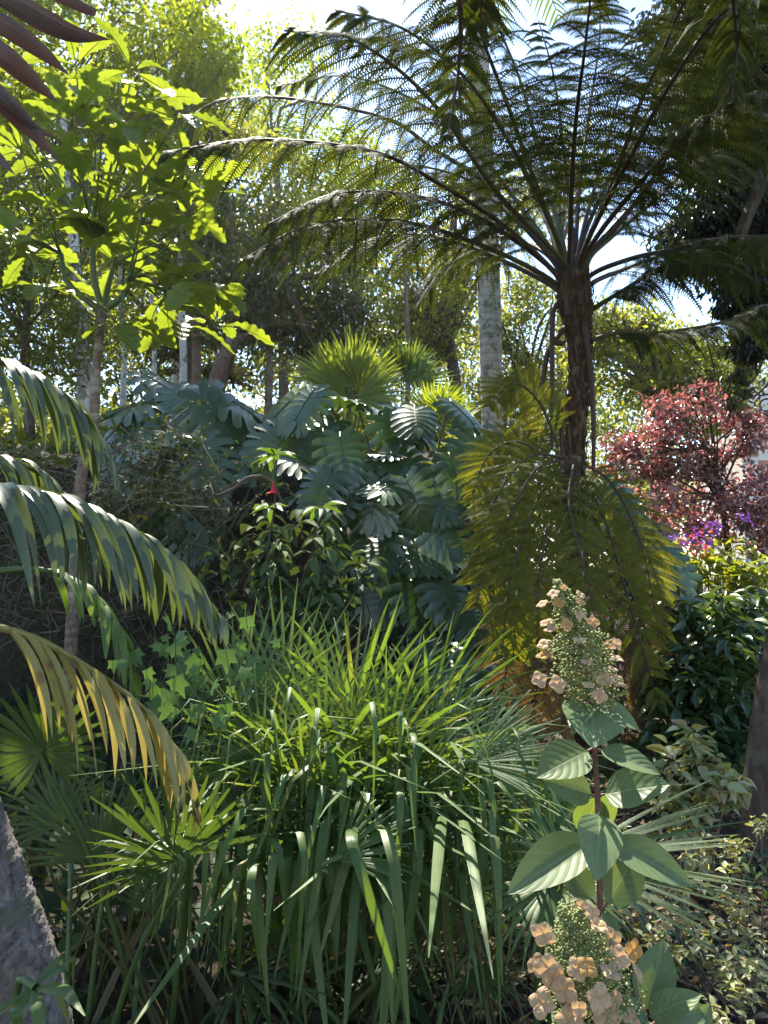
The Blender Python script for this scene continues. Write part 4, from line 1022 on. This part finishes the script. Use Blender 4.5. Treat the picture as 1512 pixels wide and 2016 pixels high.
def lobed_tree():
    Y = 5.6
    path = PP([(135, 1180, Y), (155, 990, Y), (183, 850, Y), (190, 720, Y), (203, 600, Y)])
    b = A(path[0][0], Y, float(H(path[0][0], Y))); path[0][2] = b[2] - .1
    t = thing('lobed_leaf_tree', 'young tree with ringed trunk and big lobed leaves in rosettes', 'tree', b)
    mb = MB(); tube(mb, spline(path, 24), [.044, .040, .035, .032, .034], 12, .02); build(mb, 'trunk', M['ringtrunk'], t)
    ros = [(190, 205, 5.5), (95, 165, 5.7), (300, 195, 5.6), (345, 235, 5.4), (45, 300, 5.6), (165, 370, 5.3), (285, 385, 5.2), (105, 430, 5.4), (60, 500, 5.6), (205, 440, 5.7), (270, 490, 5.2), (375, 425, 5.4),
           (405, 395, 5.7), (235, 640, 5.4), (90, 565, 5.8), (330, 575, 5.5), (395, 555, 5.4), (430, 640, 5.5), (315, 320, 5.8), (20, 215, 5.5), (225, 300, 5.9), (150, 250, 5.2), (-20, 400, 5.4), (355, 640, 5.8), (250, 250, 5.3), (130, 320, 5.8), (60, 240, 5.3), (370, 330, 5.7), (20, 480, 5.3), (230, 520, 5.8), (150, 130, 5.8), (260, 140, 5.8), (320, 480, 5.7), (200, 270, 5.2)]
    f0 = path[-1]
    forks = [P(183, 470, Y), P(252, 548, 5.5), P(225, 520, 5.8), P(120, 500, 5.6)]
    bm = MB()
    for q in forks: tube(bm, spline([f0 - A(0, 0, .05), (f0 * .6 + q * .4) + A((q - f0)[0] * .4, 0, 0), q], 8), [.026, .018], 8)
    for i, r in enumerate(ros):
        c = P(*r); q = forks[int(np.argmin([np.linalg.norm(c - g) for g in forks]))]
        tube(bm, spline([q, (q * .5 + c * .5) + A(0, 0, -.05 if c[2] > q[2] else .06), c + A(0, 0, -.03)], 9), [.012, .005], 6)
        nlv = 6 if i < 18 else 5
        for k in range(nlv):
            az = k * 2.399 + i; el = U(-.55, .75)
            d = A(cos(az) * cos(el), sin(az) * cos(el), sin(el))
            up = A(0, 0, 1) + rng.normal(0, .2, 3) - d * .2
            s, dd, nn = frames(d, up)
            L = U(.26, .40)
            inst('leaf', LOB[(i + k) % 5], t, c + dd * .05, s * L, dd * L, nn * L)
    build(bm, 'branches', M['petiole'], t, 'stuff')
lobed_tree()

# ------------------------------------------------------------------ generic leafy shrubs
def leafobj(T, mat, name='leaf'):
    mb = MB(); mb.add(T[0], T[1], T[2]); me = mb.mesh(name); me.materials.append(mat); return me
def shrub(name, label, base, blobs, T, L, wr, mi, mo, npart, stem, group=None, hang=.3, cat='shrub', upb=1.0, nst=14):
    """blobs: (px,py,Y,rx,ry,n leaves)"""
    b = gnd(*base)
    t = thing(name, label, cat, b, group)
    pos, dr = [], []
    sm = MB()
    for px, py, Y, rx, ry, n in blobs:
        c = P(px, py, Y); r = A(prad(rx, Y), prad(rx, Y) * .7, prad(ry, Y))
        nt_ = max(3, n // 9)
        tips = c + randdir(nt_) * r * (U(.15, 1, nt_)**(1 / 3))[:, None]
        for j, e in enumerate(tips):
            if j < nst:
                mid = (b + e) / 2 + rng.normal(0, .1, 3) * np.linalg.norm(e - b)
                tube(sm, spline([b + rng.normal(0, .04, 3) * A(1, 1, 0), mid, e], 8), [min(.012, L * .12), .0025], 5)
            m = int(n / nt_)
            az = U(0, 6.28) + np.arange(m) * 2.4
            el = U(-.5, .7, m)
            d = np.stack([np.cos(az) * np.cos(el), np.sin(az) * np.cos(el), np.sin(el) - hang], 1)
            pos.append(e + d * L * .12 + A(0, 0, 1) * (np.arange(m) / m * -1.2 * L)[:, None] + rng.normal(0, L * .15, (m, 3))); dr.append(d)
    pos, dr = np.vstack(pos), np.vstack(dr)
    n = len(pos)
    s, d, nn = frames(dr, A(0, 0, upb) + rng.normal(0, .35, (n, 3)))
    LL = L * U(.6, 1.25, n)
    o = np.argsort(pos[:, 1] + rng.normal(0, .15, n))
    me = leafobj(T, mo)
    for i in o[:npart]: inst('leaf', me, t, pos[i], s[i] * LL[i] * wr, d[i] * LL[i], nn[i] * LL[i])
    i = o[npart:]
    build(sm, 'stems', stem, t, 'stuff')
    if len(i):
        mb = MB(); stamp(mb, T, pos[i], s[i] * (LL[i] * wr)[:, None], d[i] * LL[i][:, None], nn[i] * LL[i][:, None])
        build(mb, 'foliage', mi, t, 'stuff')
    return t
shrub('glossy_shrub', 'dense dark glossy-leaved shrub between golden fern and dark trunk', (1400, 1500, 6.3),
      [(1390, 1230, 6.2, 100, 80, 420), (1440, 1330, 6.0, 110, 100, 480), (1350, 1360, 6.0, 80, 110, 380), (1480, 1220, 6.6, 70, 80, 240), (1400, 1440, 5.8, 110, 60, 260)], LANC6, .15, .40, M['glossyi'], M['glossy'], 170, M['darktwig'], hang=.35)
shrub('lime_shrub', 'sunlit yellow-green shrub with pink and violet flowers beside it', (1400, 1220, 9),
      [(1390, 1130, 8.8, 90, 50, 600), (1480, 1140, 8.8, 70, 50, 400), (1330, 1100, 9, 50, 50, 260), (1440, 1090, 9.5, 100, 40, 300)], LEAF4, .13, .5, M['limeleaf'], M['limeleaf'], 0, M['petiole'])
shrub('variegated_shrub', 'pale cream-green small-leaved shrub in a patch of sun', (1370, 1640, 4.1),
      [(1350, 1470, 4.0, 65, 40, 110), (1400, 1530, 3.9, 60, 45, 110), (1340, 1570, 3.9, 50, 50, 90), (1370, 1640, 3.9, 50, 30, 50)], LEAF6, .085, .55, M['palei'], M['pale'], 170, M['twig'], hang=.25, nst=3)
shrub('sparse_shrub', 'wiry shrub with tiny pale leaves by the lower right edge', (1420, 1950, 3.0),
      [(1440, 1700, 2.9, 60, 60, 120), (1480, 1640, 2.9, 40, 40, 70), (1360, 1780, 2.8, 50, 60, 90), (1470, 1800, 2.8, 45, 60, 120), (1300, 1850, 2.7, 40, 40, 70), (1400, 1880, 2.7, 60, 40, 130), (1480, 1920, 2.6, 50, 50, 120), (1340, 1720, 3.1, 50, 50, 100), (1430, 1990, 2.4, 50, 40, 90)], LEAF4, .035, .55, M['palei'], M['pale'], 150, M['twig'], hang=.1, nst=2)
shrub('downy_shrub', 'grey-green leafy shrub with one hanging red flower before the monstera', (560, 1350, 6.4),
      [(540, 1020, 6.3, 60, 40, 40), (620, 1010, 6.2, 70, 40, 44), (480, 1100, 6.3, 60, 50, 60), (580, 1110, 6.1, 90, 60, 80), (670, 1110, 6.1, 70, 60, 64), (520, 1190, 6.0, 90, 50, 60), (620, 1190, 6.0, 70, 40, 70)], LANC6, .17, .42, M['abu'], M['abu'], 280, M['darktwig'], hang=.55)
# the fresh green tip with the red trumpet flower
b = gnd(560, 1350, 6.2)
t = thing('red_flower_stem', 'fresh green leaf rosette with a red trumpet flower hanging below it', 'flower', b)
mb = MB(); tube(mb, spline(np.vstack([b - A(0, 0, .05), PP([(525, 1150, 6.05), (540, 1000, 6.0), (545, 905, 6.0)])]), 16), [.014, .008, .006], 6); build(mb, 'stem', M['darktwig'], t)
me = leafobj(LANC6, M['abug'])
for (px, py, n0) in [(542, 898, 11), (530, 1000, 7), (632, 1000, 6)]:
    c = P(px, py, 6.0)
    for k in range(n0):
        az = k * 2.399 + px; el = U(-.5, .5)
        s, d, nn = frames(A(cos(az) * cos(el), sin(az) * cos(el) - .2, sin(el) - .1), A(0, -.3, 1))
        L = U(.13, .20); inst('leaf', me, t, c + d * .015, s * L * .42, d * L, nn * L)
q = P(538, 955, 5.95); mb = MB()
ys = np.linspace(0, 1, 9)
tube(mb, np.stack([q[0] + 0 * ys, q[1] + 0 * ys, q[2] + .03 - ys * .085], 1), [.006, .007, .009, .012, .016, .024], 10); build(mb, 'flower', M['redflower'], t)
mb = MB(); tube(mb, spline([P(544, 905, 6.0), P(540, 920, 5.97), q + A(0, 0, .03)], 8), [.004, .010], 6); build(mb, 'calyx', M['abug'], t)
for k in range(5):
    a = k * 1.257; mb = MB(); u = np.linspace(0, 1, 5)[:, None]; d = A(cos(a), sin(a), -.35)
    blade(mb, q + A(0, 0, -.052) + A(cos(a), sin(a), 0) * .02 + d * .03 * u, np.cross(d, A(0, 0, 1)), [.008, .012, .013, .009, .001], .1); build(mb, 'petal', M['redflower'], t)
# pink and violet flowers in the sunny bed
for i, (px, py, mat, nm, lb_) in enumerate([(1365, 1068, 'pink', 'pink_flower_plant', 'pink blossom cluster above the lime shrub'), (1388, 1062, 'violet', 'violet_flower_plant', 'bright violet blossoms beside the pink cluster'), (1352, 1062, 'violet', 'violet_flower_plant', 'small violet sprig left of the pink cluster'),
                                         (1322, 1060, 'violet', 'violet_flower_plant', 'violet spike close to the golden fern'), (1391, 1092, 'pink', 'coral_flower_plant', 'coral pink flower head in the lime foliage'), (1412, 1034, 'violet', 'violet_flower_plant', 'single violet bloom below the red leaves'), (1466, 1020, 'violet', 'violet_flower_plant', 'violet bloom deep in the red leaves')]):
    b = gnd(px, py, 8.9); c = P(px, py, 8.9)
    t = thing(nm, lb_, 'flower', b)
    mb = MB(); tube(mb, spline([b - A(0, 0, .03), (b + c) / 2 + A(.05, .05, 0), c], 8), [.008, .004], 5); build(mb, 'stem', M['petiole'], t)
    n = 46 if i < 2 else 22; r = .09 if i < 2 else .045
    s, d, nn = frames(randdir(n), randdir(n)); L = U(.035, .06, n)[:, None]
    mb = MB(); stamp(mb, LEAF4, c + rng.normal(0, r, (n, 3)) * A(1, 1, .8), s * L * .8, d * L, nn * L); build(mb, 'blossom', M[mat], t, 'stuff')

# ------------------------------------------------------------------ vine tangle on the bank
def tangle():
    b = gnd(320, 1200, 7.3)
    t = thing('vine_tangle', 'tangle of bare twigs and small leaves below the left monstera', 'vine', b)
    mb, lm = MB(), MB(); lp = []
    for i in range(330):
        px, py, Y = U(-20, 460), U(890, 1260), U(6.4, 7.7)
        a = P(px, py, Y)
        dr = nz(A(U(-1, 1), U(-.4, .4), U(-.7, 1))); ln = U(.25, .9)
        pts = spline([a, a + dr * ln * .5 + rng.normal(0, .10, 3), a + dr * ln + rng.normal(0, .16, 3) + A(0, 0, -.15 * ln)], 9)
        tube(mb, pts, [U(.003, .008), .002], 4)
        for k in range(11): lp.append(pts[rng.integers(2, 9)] + rng.normal(0, .02, 3))
    tube(mb, spline(PP([(400, 985, 6.9), (455, 965, 6.8), (490, 940, 6.8), (530, 945, 6.9), (560, 1000, 7.2)]), 16), [.012, .016, .012], 7)
    build(mb, 'twigs', M['twig'], t, 'stuff')
    lp = np.array(lp); n = len(lp)
    s, d, nn = frames(randdir(n) + A(0, 0, -.4), randdir(n) * .6 + A(0, -.4, 1)); L = U(.03, .085, n)[:, None]
    stamp(lm, LEAF4, lp, s * L * .6, d * L, nn * L); build(lm, 'foliage', M['cover'], t, 'stuff')
tangle()
# hedge-like ground cover that hides the foot of the bank
def cover():
    mb = MB()
    n = 7500
    y = U(1.7, 9.6, n); x = U(-.62, .55, n) * y
    m = ~((x > .16 * y) & (y < 5.2)) & ((y > 3) | (x < .1)); x, y = x[m], y[m]; n = len(x)
    z = H(x, y) + U(.0, .28, n)
    s, d, nn = frames(randdir(n) + A(0, -.3, .3), randdir(n) * .5 + A(0, -.3, 1)); L = U(.05, .16, n)[:, None]
    stamp(mb, LEAF4, np.stack([x, y, z], 1), s * L * .55, d * L, nn * L)
    o = build(mb, 'ground_cover', M['cover']); tag(o, 'low dark leafy ground cover between the plants', 'plants', kind='stuff')
    mb = MB(); n = 1500
    y = U(2.6, 5.6, n); x = U(.20, .56, n) * y; k = (np.sin(x * 7 + 1) + np.sin(y * 6)) > -.2; x, y = x[k], y[k]; n = len(x)
    s, d, nn = frames(randdir(n) + A(0, -.3, .6), randdir(n) * .5 + A(0, -.3, 1)); L = U(.025, .075, n)[:, None]
    stamp(mb, LEAF4, np.stack([x, y, H(x, y) + U(.0, .16, n)], 1), s * L * .55, d * L, nn * L)
    o = build(mb, 'weeds', M['glossyi']); tag(o, 'small green weeds scattered over the leaf litter', 'plants', kind='stuff')
    mb = MB(); n = 5200
    y = U(9.6, 26, n)**1.0; x = U(-.6, .12, n) * y
    z = H(x, y) + U(.0, .5, n)
    s, d, nn = frames(randdir(n) + A(0, -.3, .5), randdir(n) * .5 + A(0, -.3, 1)); L = U(.12, .36, n)[:, None]
    stamp(mb, LEAF4, np.stack([x, y, z], 1), s * L * .5, d * L, nn * L)
    o = build(mb, 'bank_undergrowth', M['olive']); tag(o, 'green undergrowth on the hillside under the far trees', 'plants', kind='stuff')
cover()
def litter():
    mb = MB(); n = 4200
    y = U(1.6, 6.5, n); x = U(.12, .62, n) * y
    z = H(x, y) + U(.002, .035, n)
    s, d, nn = frames(randdir(n) * A(1, 1, .25), rng.normal(0, .35, (n, 3)) + A(0, 0, 1)); L = U(.025, .08, n)[:, None]
    stamp(mb, LEAF4, np.stack([x, y, z], 1), s * L * .5, d * L, nn * L)
    o = build(mb, 'leaf_litter', M['litter']); tag(o, 'dry brown leaf litter on the ground at lower right', 'leaves', kind='stuff')
litter()

# ------------------------------------------------------------------ ivy on the palms
def ivy_mesh():
    ang = [90, 118, 142, 172, 205, 235, 270, 305, 335, 8, 38, 62]
    rad = [1, .50, .78, .46, .62, .30, .18, .30, .62, .46, .78, .50]
    V = [(0, .25, 0)] + [(.62 * r * cos(radians(a)), .25 + .72 * r * sin(radians(a)), -.12 * r * r) for a, r in zip(ang, rad)]
    mb = MB(); mb.add(V, [[0, i + 1, (i + 1) % 12 + 1] for i in range(12)], [(v[0] * .5 + .5, v[1]) for v in V])
    me = mb.mesh('ivy_leaf'); me.materials.append(M['ivy']); return me
ib = gnd(330, 1500, 2.9)
iv = thing('ivy', 'green angular-leaved ivy climbing through the palm fronds', 'ivy', ib)
IV = ivy_mesh(); sm = MB()
prev = None
for i in range(74):
    px, py = (rng.normal(360, 85), rng.normal(1320, 42)) if i < 54 else (rng.normal(450, 40), rng.normal(1400, 45))
    Y = U(2.5, 2.95); c = P(px, py, Y)
    d = nz(A(U(-.7, .7), -.25, U(-1, .2))); s, dd, nn = frames(d, A(U(-.4, .4), -1, .55)); L = U(.045, .095)
    inst('leaf', IV, iv, c, s * L, dd * L, nn * L)
    e = c + A(U(-.05, .05), .12, -.12)
    tube(sm, spline([c, (c + e) / 2 + A(0, .02, .02), e], 5), .0016, 4)
    if prev is not None and np.linalg.norm(e - prev) < .5: tube(sm, spline([prev, (prev + e) / 2 + A(0, .03, -.04), e], 6), .0028, 4)
    prev = e
for k in range(4):
    e = P(300 + 60 * k, 1360, 2.85); tube(sm, spline([ib + A(.05 * k, 0, -.03), (ib + e) / 2 + A(.05, .05, 0), e], 8), .004, 4)
build(sm, 'vines', M['petiole'], iv, 'stuff')

# ------------------------------------------------------------------ hydrangea, right foreground
HL = [leafT(12, lambda t: (sin(pi * min(1, t)**.82)**.75) * (1 - .18 * t), .20, c, 7) for c in (.10, .22, .30)]
HLM = [leafobj(T, M['hyd']) for T in HL]
def floret_T():
    mb = MB()
    for k in range(4):
        a = k * pi / 2 + .1; u = np.linspace(0, 1, 5)
        d = A(cos(a), sin(a), 0)
        p = np.outer(u, d) + np.outer(.30 * np.sin(u * 2.6) + .10 * (k % 2) * u, A(0, 0, 1))
        sc = .9 if k % 2 else 1.0
        blade(mb, p * sc, A(-sin(a), cos(a), 0), np.array([.06, .38, .50, .44, .16]) * sc, .32, 5)
    return mb.mesh('floret')
FLO = floret_T(); FLO.materials.append(M['floret'])
def hydrangea():
    Y = 1.36
    b = gnd(1190, 2300, Y)
    t = thing('hydrangea', 'hydrangea stem with faded pink-cream flower cone and broad green leaves', 'hydrangea', b, 'hydrangea stems')
    st = np.vstack([b - A(0, 0, .03), PP([(1195, 2150, 1.34), (1184, 1900, 1.35), (1180, 1730, 1.36), (1176, 1570, 1.36), (1168, 1450, 1.36), (1160, 1395, 1.36), (1150, 1300, 1.36), (1120, 1215, 1.36), (1092, 1140, 1.36)])])
    mb = MB(); tube(mb, spline(st, 50), [.0065, .006, .0055, .005, .0045, .004, .004, .003, .0022, .0012], 8); build(mb, 'stem', M['hydstem'], t)
    # leaves: (base px, tip px, half-length scale, normal, curl variant, width ratio)
    lv = [((1168, 1385, 1.36), (1130, 1445, 1.28), .45, 0, (-.6, -.7, .4)), ((1166, 1382, 1.36), (1172, 1458, 1.25), .85, 1, (0, -.8, .6)), ((1170, 1380, 1.37), (1252, 1438, 1.34), .52, 0, (.3, -.7, .7)), ((1172, 1390, 1.38), (1195, 1455, 1.40), .55, 0, (0, -.9, .4)),
          ((1166, 1474, 1.36), (1068, 1535, 1.30), .62, 0, (-.1, -.75, .7)), ((1170, 1473, 1.36), (1292, 1528, 1.32), .48, 0, (.15, -.6, .8)), ((1174, 1568, 1.36), (1075, 1545, 1.34), .62, 0, (-.1, -.8, .6)), ((1178, 1566, 1.36), (1312, 1555, 1.30), .62, 0, (.0, -.75, .7)),
          ((1178, 1592, 1.36), (1182, 1720, 1.26), .58, 1, (0, -.9, .35)), ((1178, 1650, 1.38), (1018, 1755, 1.32), .46, 1, (-.1, -.7, .75)), ((1182, 1655, 1.38), (1356, 1742, 1.33), .46, 1, (.1, -.7, .75)), ((1180, 1560, 1.40), (1150, 1650, 1.45), .55, 0, (0, -.9, .4)), ((1180, 1560, 1.40), (1205, 1640, 1.45), .5, 0, (.2, -.9, .4)),
          ((1188, 1790, 1.38), (1265, 1680, 1.42), .62, 0, (.15, -.9, .3)), ((1172, 1780, 1.40), (1100, 1690, 1.44), .55, 0, (-.1, -.9, .4)), ((1184, 1790, 1.36), (1215, 1850, 1.32), .5, 0, (.2, -.8, .5)),
          ]
    for i, (a, e, wr, cv, nm) in enumerate(lv):
        p0, p1 = P(*a), P(*e)
        d = p1 - p0; L = np.linalg.norm(d) * 1.03
        s, dd, nn = frames(d + A(0, 0, .10 * L), A(*nm))
        pet = p0 + dd * L * .10
        inst('leaf', HLM[cv], t, pet, s * L * wr * 1.08, dd * L * .92, nn * L * .8)
        mb = MB(); tube(mb, spline([p0, p0 * .5 + pet * .5, pet], 5), [.0022, .0018], 6); build(mb, 'petiole', M['hydstem'], t)
    return t
hy = hydrangea()
def panicle(t, axis_pts, rad_px, ncl, flor, seed):
    """cone of tiny buds on branchlets and larger faded florets at its rim"""
    r = np.random.default_rng(seed)
    ax = spline(PP(axis_pts), 30); Y = axis_pts[0][2]
    g = MB(); tube(g, ax, [.003, .0012], 6)
    pn = build(g, 'flower_cone', M['buds'], t)
    bm = MB()
    ico = []
    for i in range(ncl):
        f = (i + .5) / ncl; k = int(f * 29)
        R = prad(np.interp(f, np.linspace(0, 1, len(rad_px)), rad_px), Y)
        az = i * 2.399 + r.uniform(-.3, .3)
        d = A(cos(az), sin(az), .35); rr = R * r.uniform(.45, .85)
        c = ax[k] + d * rr
        tube(bm, spline([ax[k], (ax[k] + c) / 2, c], 4), .0009, 3)
        m = 44
        cs = max(.004, R * .40)
        q = c + nz(r.normal(0, 1, (m, 3))) * cs * (r.uniform(.4, 1, m)**.5)[:, None]
        ico.append(q)
    q = np.vstack(ico); m = len(q)
    OCT = (A(1, 0, 0, -1, 0, 0, 0, 1, 0, 0, -1, 0, 0, 0, 1, 0, 0, -1).reshape(-1, 3), np.array([[0, 2, 4], [2, 1, 4], [1, 3, 4], [3, 0, 4], [2, 0, 5], [1, 2, 5], [3, 1, 5], [0, 3, 5]]), np.zeros((6, 2)))
    e = r.uniform(.0019, .0031, m)[:, None]
    stamp(bm, OCT, q, e * A(1, 0, 0), e * A(0, 1, 0), e * A(0, 0, 1))
    build(bm, 'buds', M['buds'], pn, 'stuff')
    for (px, py, dy, sz, nx, ny, nz_) in flor:
        c = P(px, py, Y + dy); L = prad(sz, Y) * .42
        k = int(np.argmin(np.linalg.norm(ax - c, axis=1)))
        nn = nz(A(nx, ny, nz_)); s = nz(np.cross(nn, A(r.normal(), r.normal(), r.normal()))); d = np.cross(nn, s)
        inst('floret', FLO, pn, c, s * L, d * L, nn * L)
        fm = MB(); tube(fm, spline([ax[max(0, k - 1)], (ax[k] + c) / 2, c], 5), .0009, 4); build(fm, 'flower_stalk', M['buds'], pn)
panicle(hy, [(1162, 1390, 1.36), (1150, 1300, 1.36), (1122, 1215, 1.36), (1092, 1140, 1.36)], [55, 62, 58, 46, 34, 20, 8], 64,
        [(1062, 1338, -.02, 42, -.2, -.9, .4), (1097, 1348, -.04, 46, .1, -.8, .5), (1187, 1336, -.04, 46, 0, -.8, .5), (1215, 1342, 0, 44, .4, -.6, .6), (1180, 1370, -.05, 40, .1, -.9, .2), (1072, 1270, -.02, 40, -.4, -.5, .8), (1072, 1292, -.03, 40, -.2, -.4, .9),
         (1212, 1268, 0, 36, .4, -.8, .3), (1214, 1297, 0, 40, .4, -.3, .9), (1196, 1272, .02, 34, .3, -.9, .2), (1140, 1262, -.06, 34, 0, -.3, .9), (1076, 1228, -.01, 36, -.4, -.4, .8), (1115, 1230, -.05, 34, 0, -.9, .3), (1167, 1225, -.02, 36, .3, -.8, .4),
         (1140, 1210, -.03, 32, .2, -.8, .5), (1090, 1170, -.02, 34, -.3, -.5, .8), (1100, 1188, -.03, 34, 0, -.7, .7), (1068, 1190, 0, 34, -.5, -.3, .8), (1142, 1185, -.01, 30, .4, -.7, .5), (1142, 1172, 0, 30, .4, -.5, .7), (1155, 1305, -.06, 34, 0, -.3, .9), (1085, 1240, -.03, 34, -.2, -.4, .9), (1110, 1156, -.02, 18, 0, -1, .1), (1205, 1318, -.03, 30, .3, -.3, .9), (1160, 1350, -.06, 30, 0, -.4, .8)], 3)
hb = gnd(1215, 2300, 1.22)
h2 = thing('hydrangea', 'lower hydrangea stem with larger faded flower cone and dark round leaves', 'hydrangea', hb, 'hydrangea stems')
mb = MB(); tube(mb, spline(np.vstack([hb - A(0, 0, .03), PP([(1215, 2120, 1.24), (1190, 2040, 1.25), (1165, 1960, 1.25)])]), 16), [.006, .005, .004], 8); build(mb, 'stem', M['hydstem'], h2)
panicle(h2, [(1175, 2060, 1.25), (1165, 1960, 1.25), (1148, 1880, 1.25), (1122, 1790, 1.25)], [92, 92, 84, 70, 50, 24], 74,
        [(1070, 1838, 0, 60, -.4, -.9, .2), (1165, 1800, -.02, 46, .3, -.6, .6), (1143, 1785, 0, 40, .2, -.9, .3), (1178, 1825, -.02, 52, .3, -.3, .9), (1205, 1850, 0, 56, .4, -.8, .3), (1245, 1870, .0, 58, .5, -.8, .2), (1215, 1885, -.03, 60, .2, -.8, .5), (1252, 1915, .02, 50, .7, -.3, .5),
         (1080, 1905, -.04, 66, -.3, -.9, .3), (1062, 1900, -.02, 56, -.5, -.7, .3), (1092, 1930, -.05, 56, -.1, -.9, .2), (1135, 1908, -.07, 50, 0, -.8, .5), (1155, 1905, -.07, 50, .1, -.7, .6), (1200, 1915, -.05, 50, .2, -.4, .9), (1112, 1950, -.06, 60, -.2, -.8, .5), (1068, 1975, -.04, 66, -.4, -.7, .5),
         (1178, 1965, -.07, 64, .1, -.9, .3), (1208, 1968, -.05, 50, .4, -.8, .1), (1195, 2002, -.06, 70, .2, -.7, .6), (1120, 2010, -.07, 66, -.1, -.7, .6), (1140, 1985, -.08, 40, 0, -1, .1), (1240, 2010, -.03, 56, .4, -.7, .5)], 8)
for i, (a, e, wr, cv, nm) in enumerate([((1268, 2000, 1.3), (1310, 1850, 1.34), .58, 0, (-.25, -.9, .3)), ((1270, 2005, 1.28), (1378, 1955, 1.25), .52, 0, (.1, -.6, .8)), ((1285, 2015, 1.32), (1400, 1985, 1.36), .5, 0, (.2, -.7, .6)), ((1230, 2060, 1.2), (1260, 1960, 1.28), .6, 0, (.1, -.9, .4)),
                                        ((1280, 2030, 1.26), (1360, 2060, 1.2), .55, 0, (.1, -.5, .9)), ((1150, 2060, 1.2), (1085, 1990, 1.24), .6, 0, (-.1, -.8, .6)), ((1270, 1980, 1.36), (1320, 1940, 1.4), .5, 0, (.1, -.7, .7)), ((1370, 2025, 1.35), (1400, 1975, 1.36), .6, 0, (.1, -.8, .5)), ((1200, 1960, 1.34), (1180, 1830, 1.4), .6, 0, (0, -1, .2))]):
    p0, p1 = P(*a), P(*e); d = p1 - p0; L = np.linalg.norm(d)
    s, dd, nn = frames(d, A(*nm)); inst('leaf', HLM[cv], h2, p0 + dd * L * .08, s * L * wr * 1.05, dd * L * .92, nn * L * .8)
    mb = MB(); q = P(1210, 2090, 1.25); tube(mb, spline([q, (p0 + q) / 2, p0, p0 + dd * L * .09], 6), [.003, .002], 6); build(mb, 'petiole', M['hydstem'], h2)

# ------------------------------------------------------------------ dry fallen palm leaf
db = gnd(1060, 1975, 2.6)
dl = thing('dry_palm_leaf', 'fallen dry grey-brown palm leaf beside the lower hydrangea', 'dry leaf', db)
h = P(1130, 2010, 2.3)
h[2] = H(h[0], h[1]) + .12
for i in range(10):
    d = nz(A(-1, .25 + .06 * i - .3, .10)); mb = leaflet_mesh(h + A(0, .012 * i, .004 * i), d, A(0, .5, .8), U(.35, .5), .014, None, 0, .25)
    build(mb, 'leaflet', M['dry'], dl)

# ------------------------------------------------------------------ garden haze
bpy.context.view_layer.update()
HZ_TOP = max((o.matrix_world @ Vector(c)).z for o in bpy.data.objects if o.type == 'MESH' for c in o.bound_box) + .5
hz = MB(); box(hz, (-175, -12, -1.6), (175, 310, HZ_TOP))
hm, hnt = newmat('haze_air'); hn = N(hnt)
hv = hn('VolumePrincipled', {'Color': (.95, .97, 1.0, 1), 'Density': .0003, 'Anisotropy': .6})
hnt.links.new(hv.outputs[0], hn('OutputMaterial').inputs['Volume'])
ho = build(hz, 'haze', hm, smooth=False); tag(ho, 'thin sunlit haze hanging in the garden air', 'haze', kind='stuff')

print('objects', len(bpy.data.objects), 'tris', sum(len(o.data.loops) - 2 * len(o.data.polygons) for o in bpy.data.objects if o.type == 'MESH'))
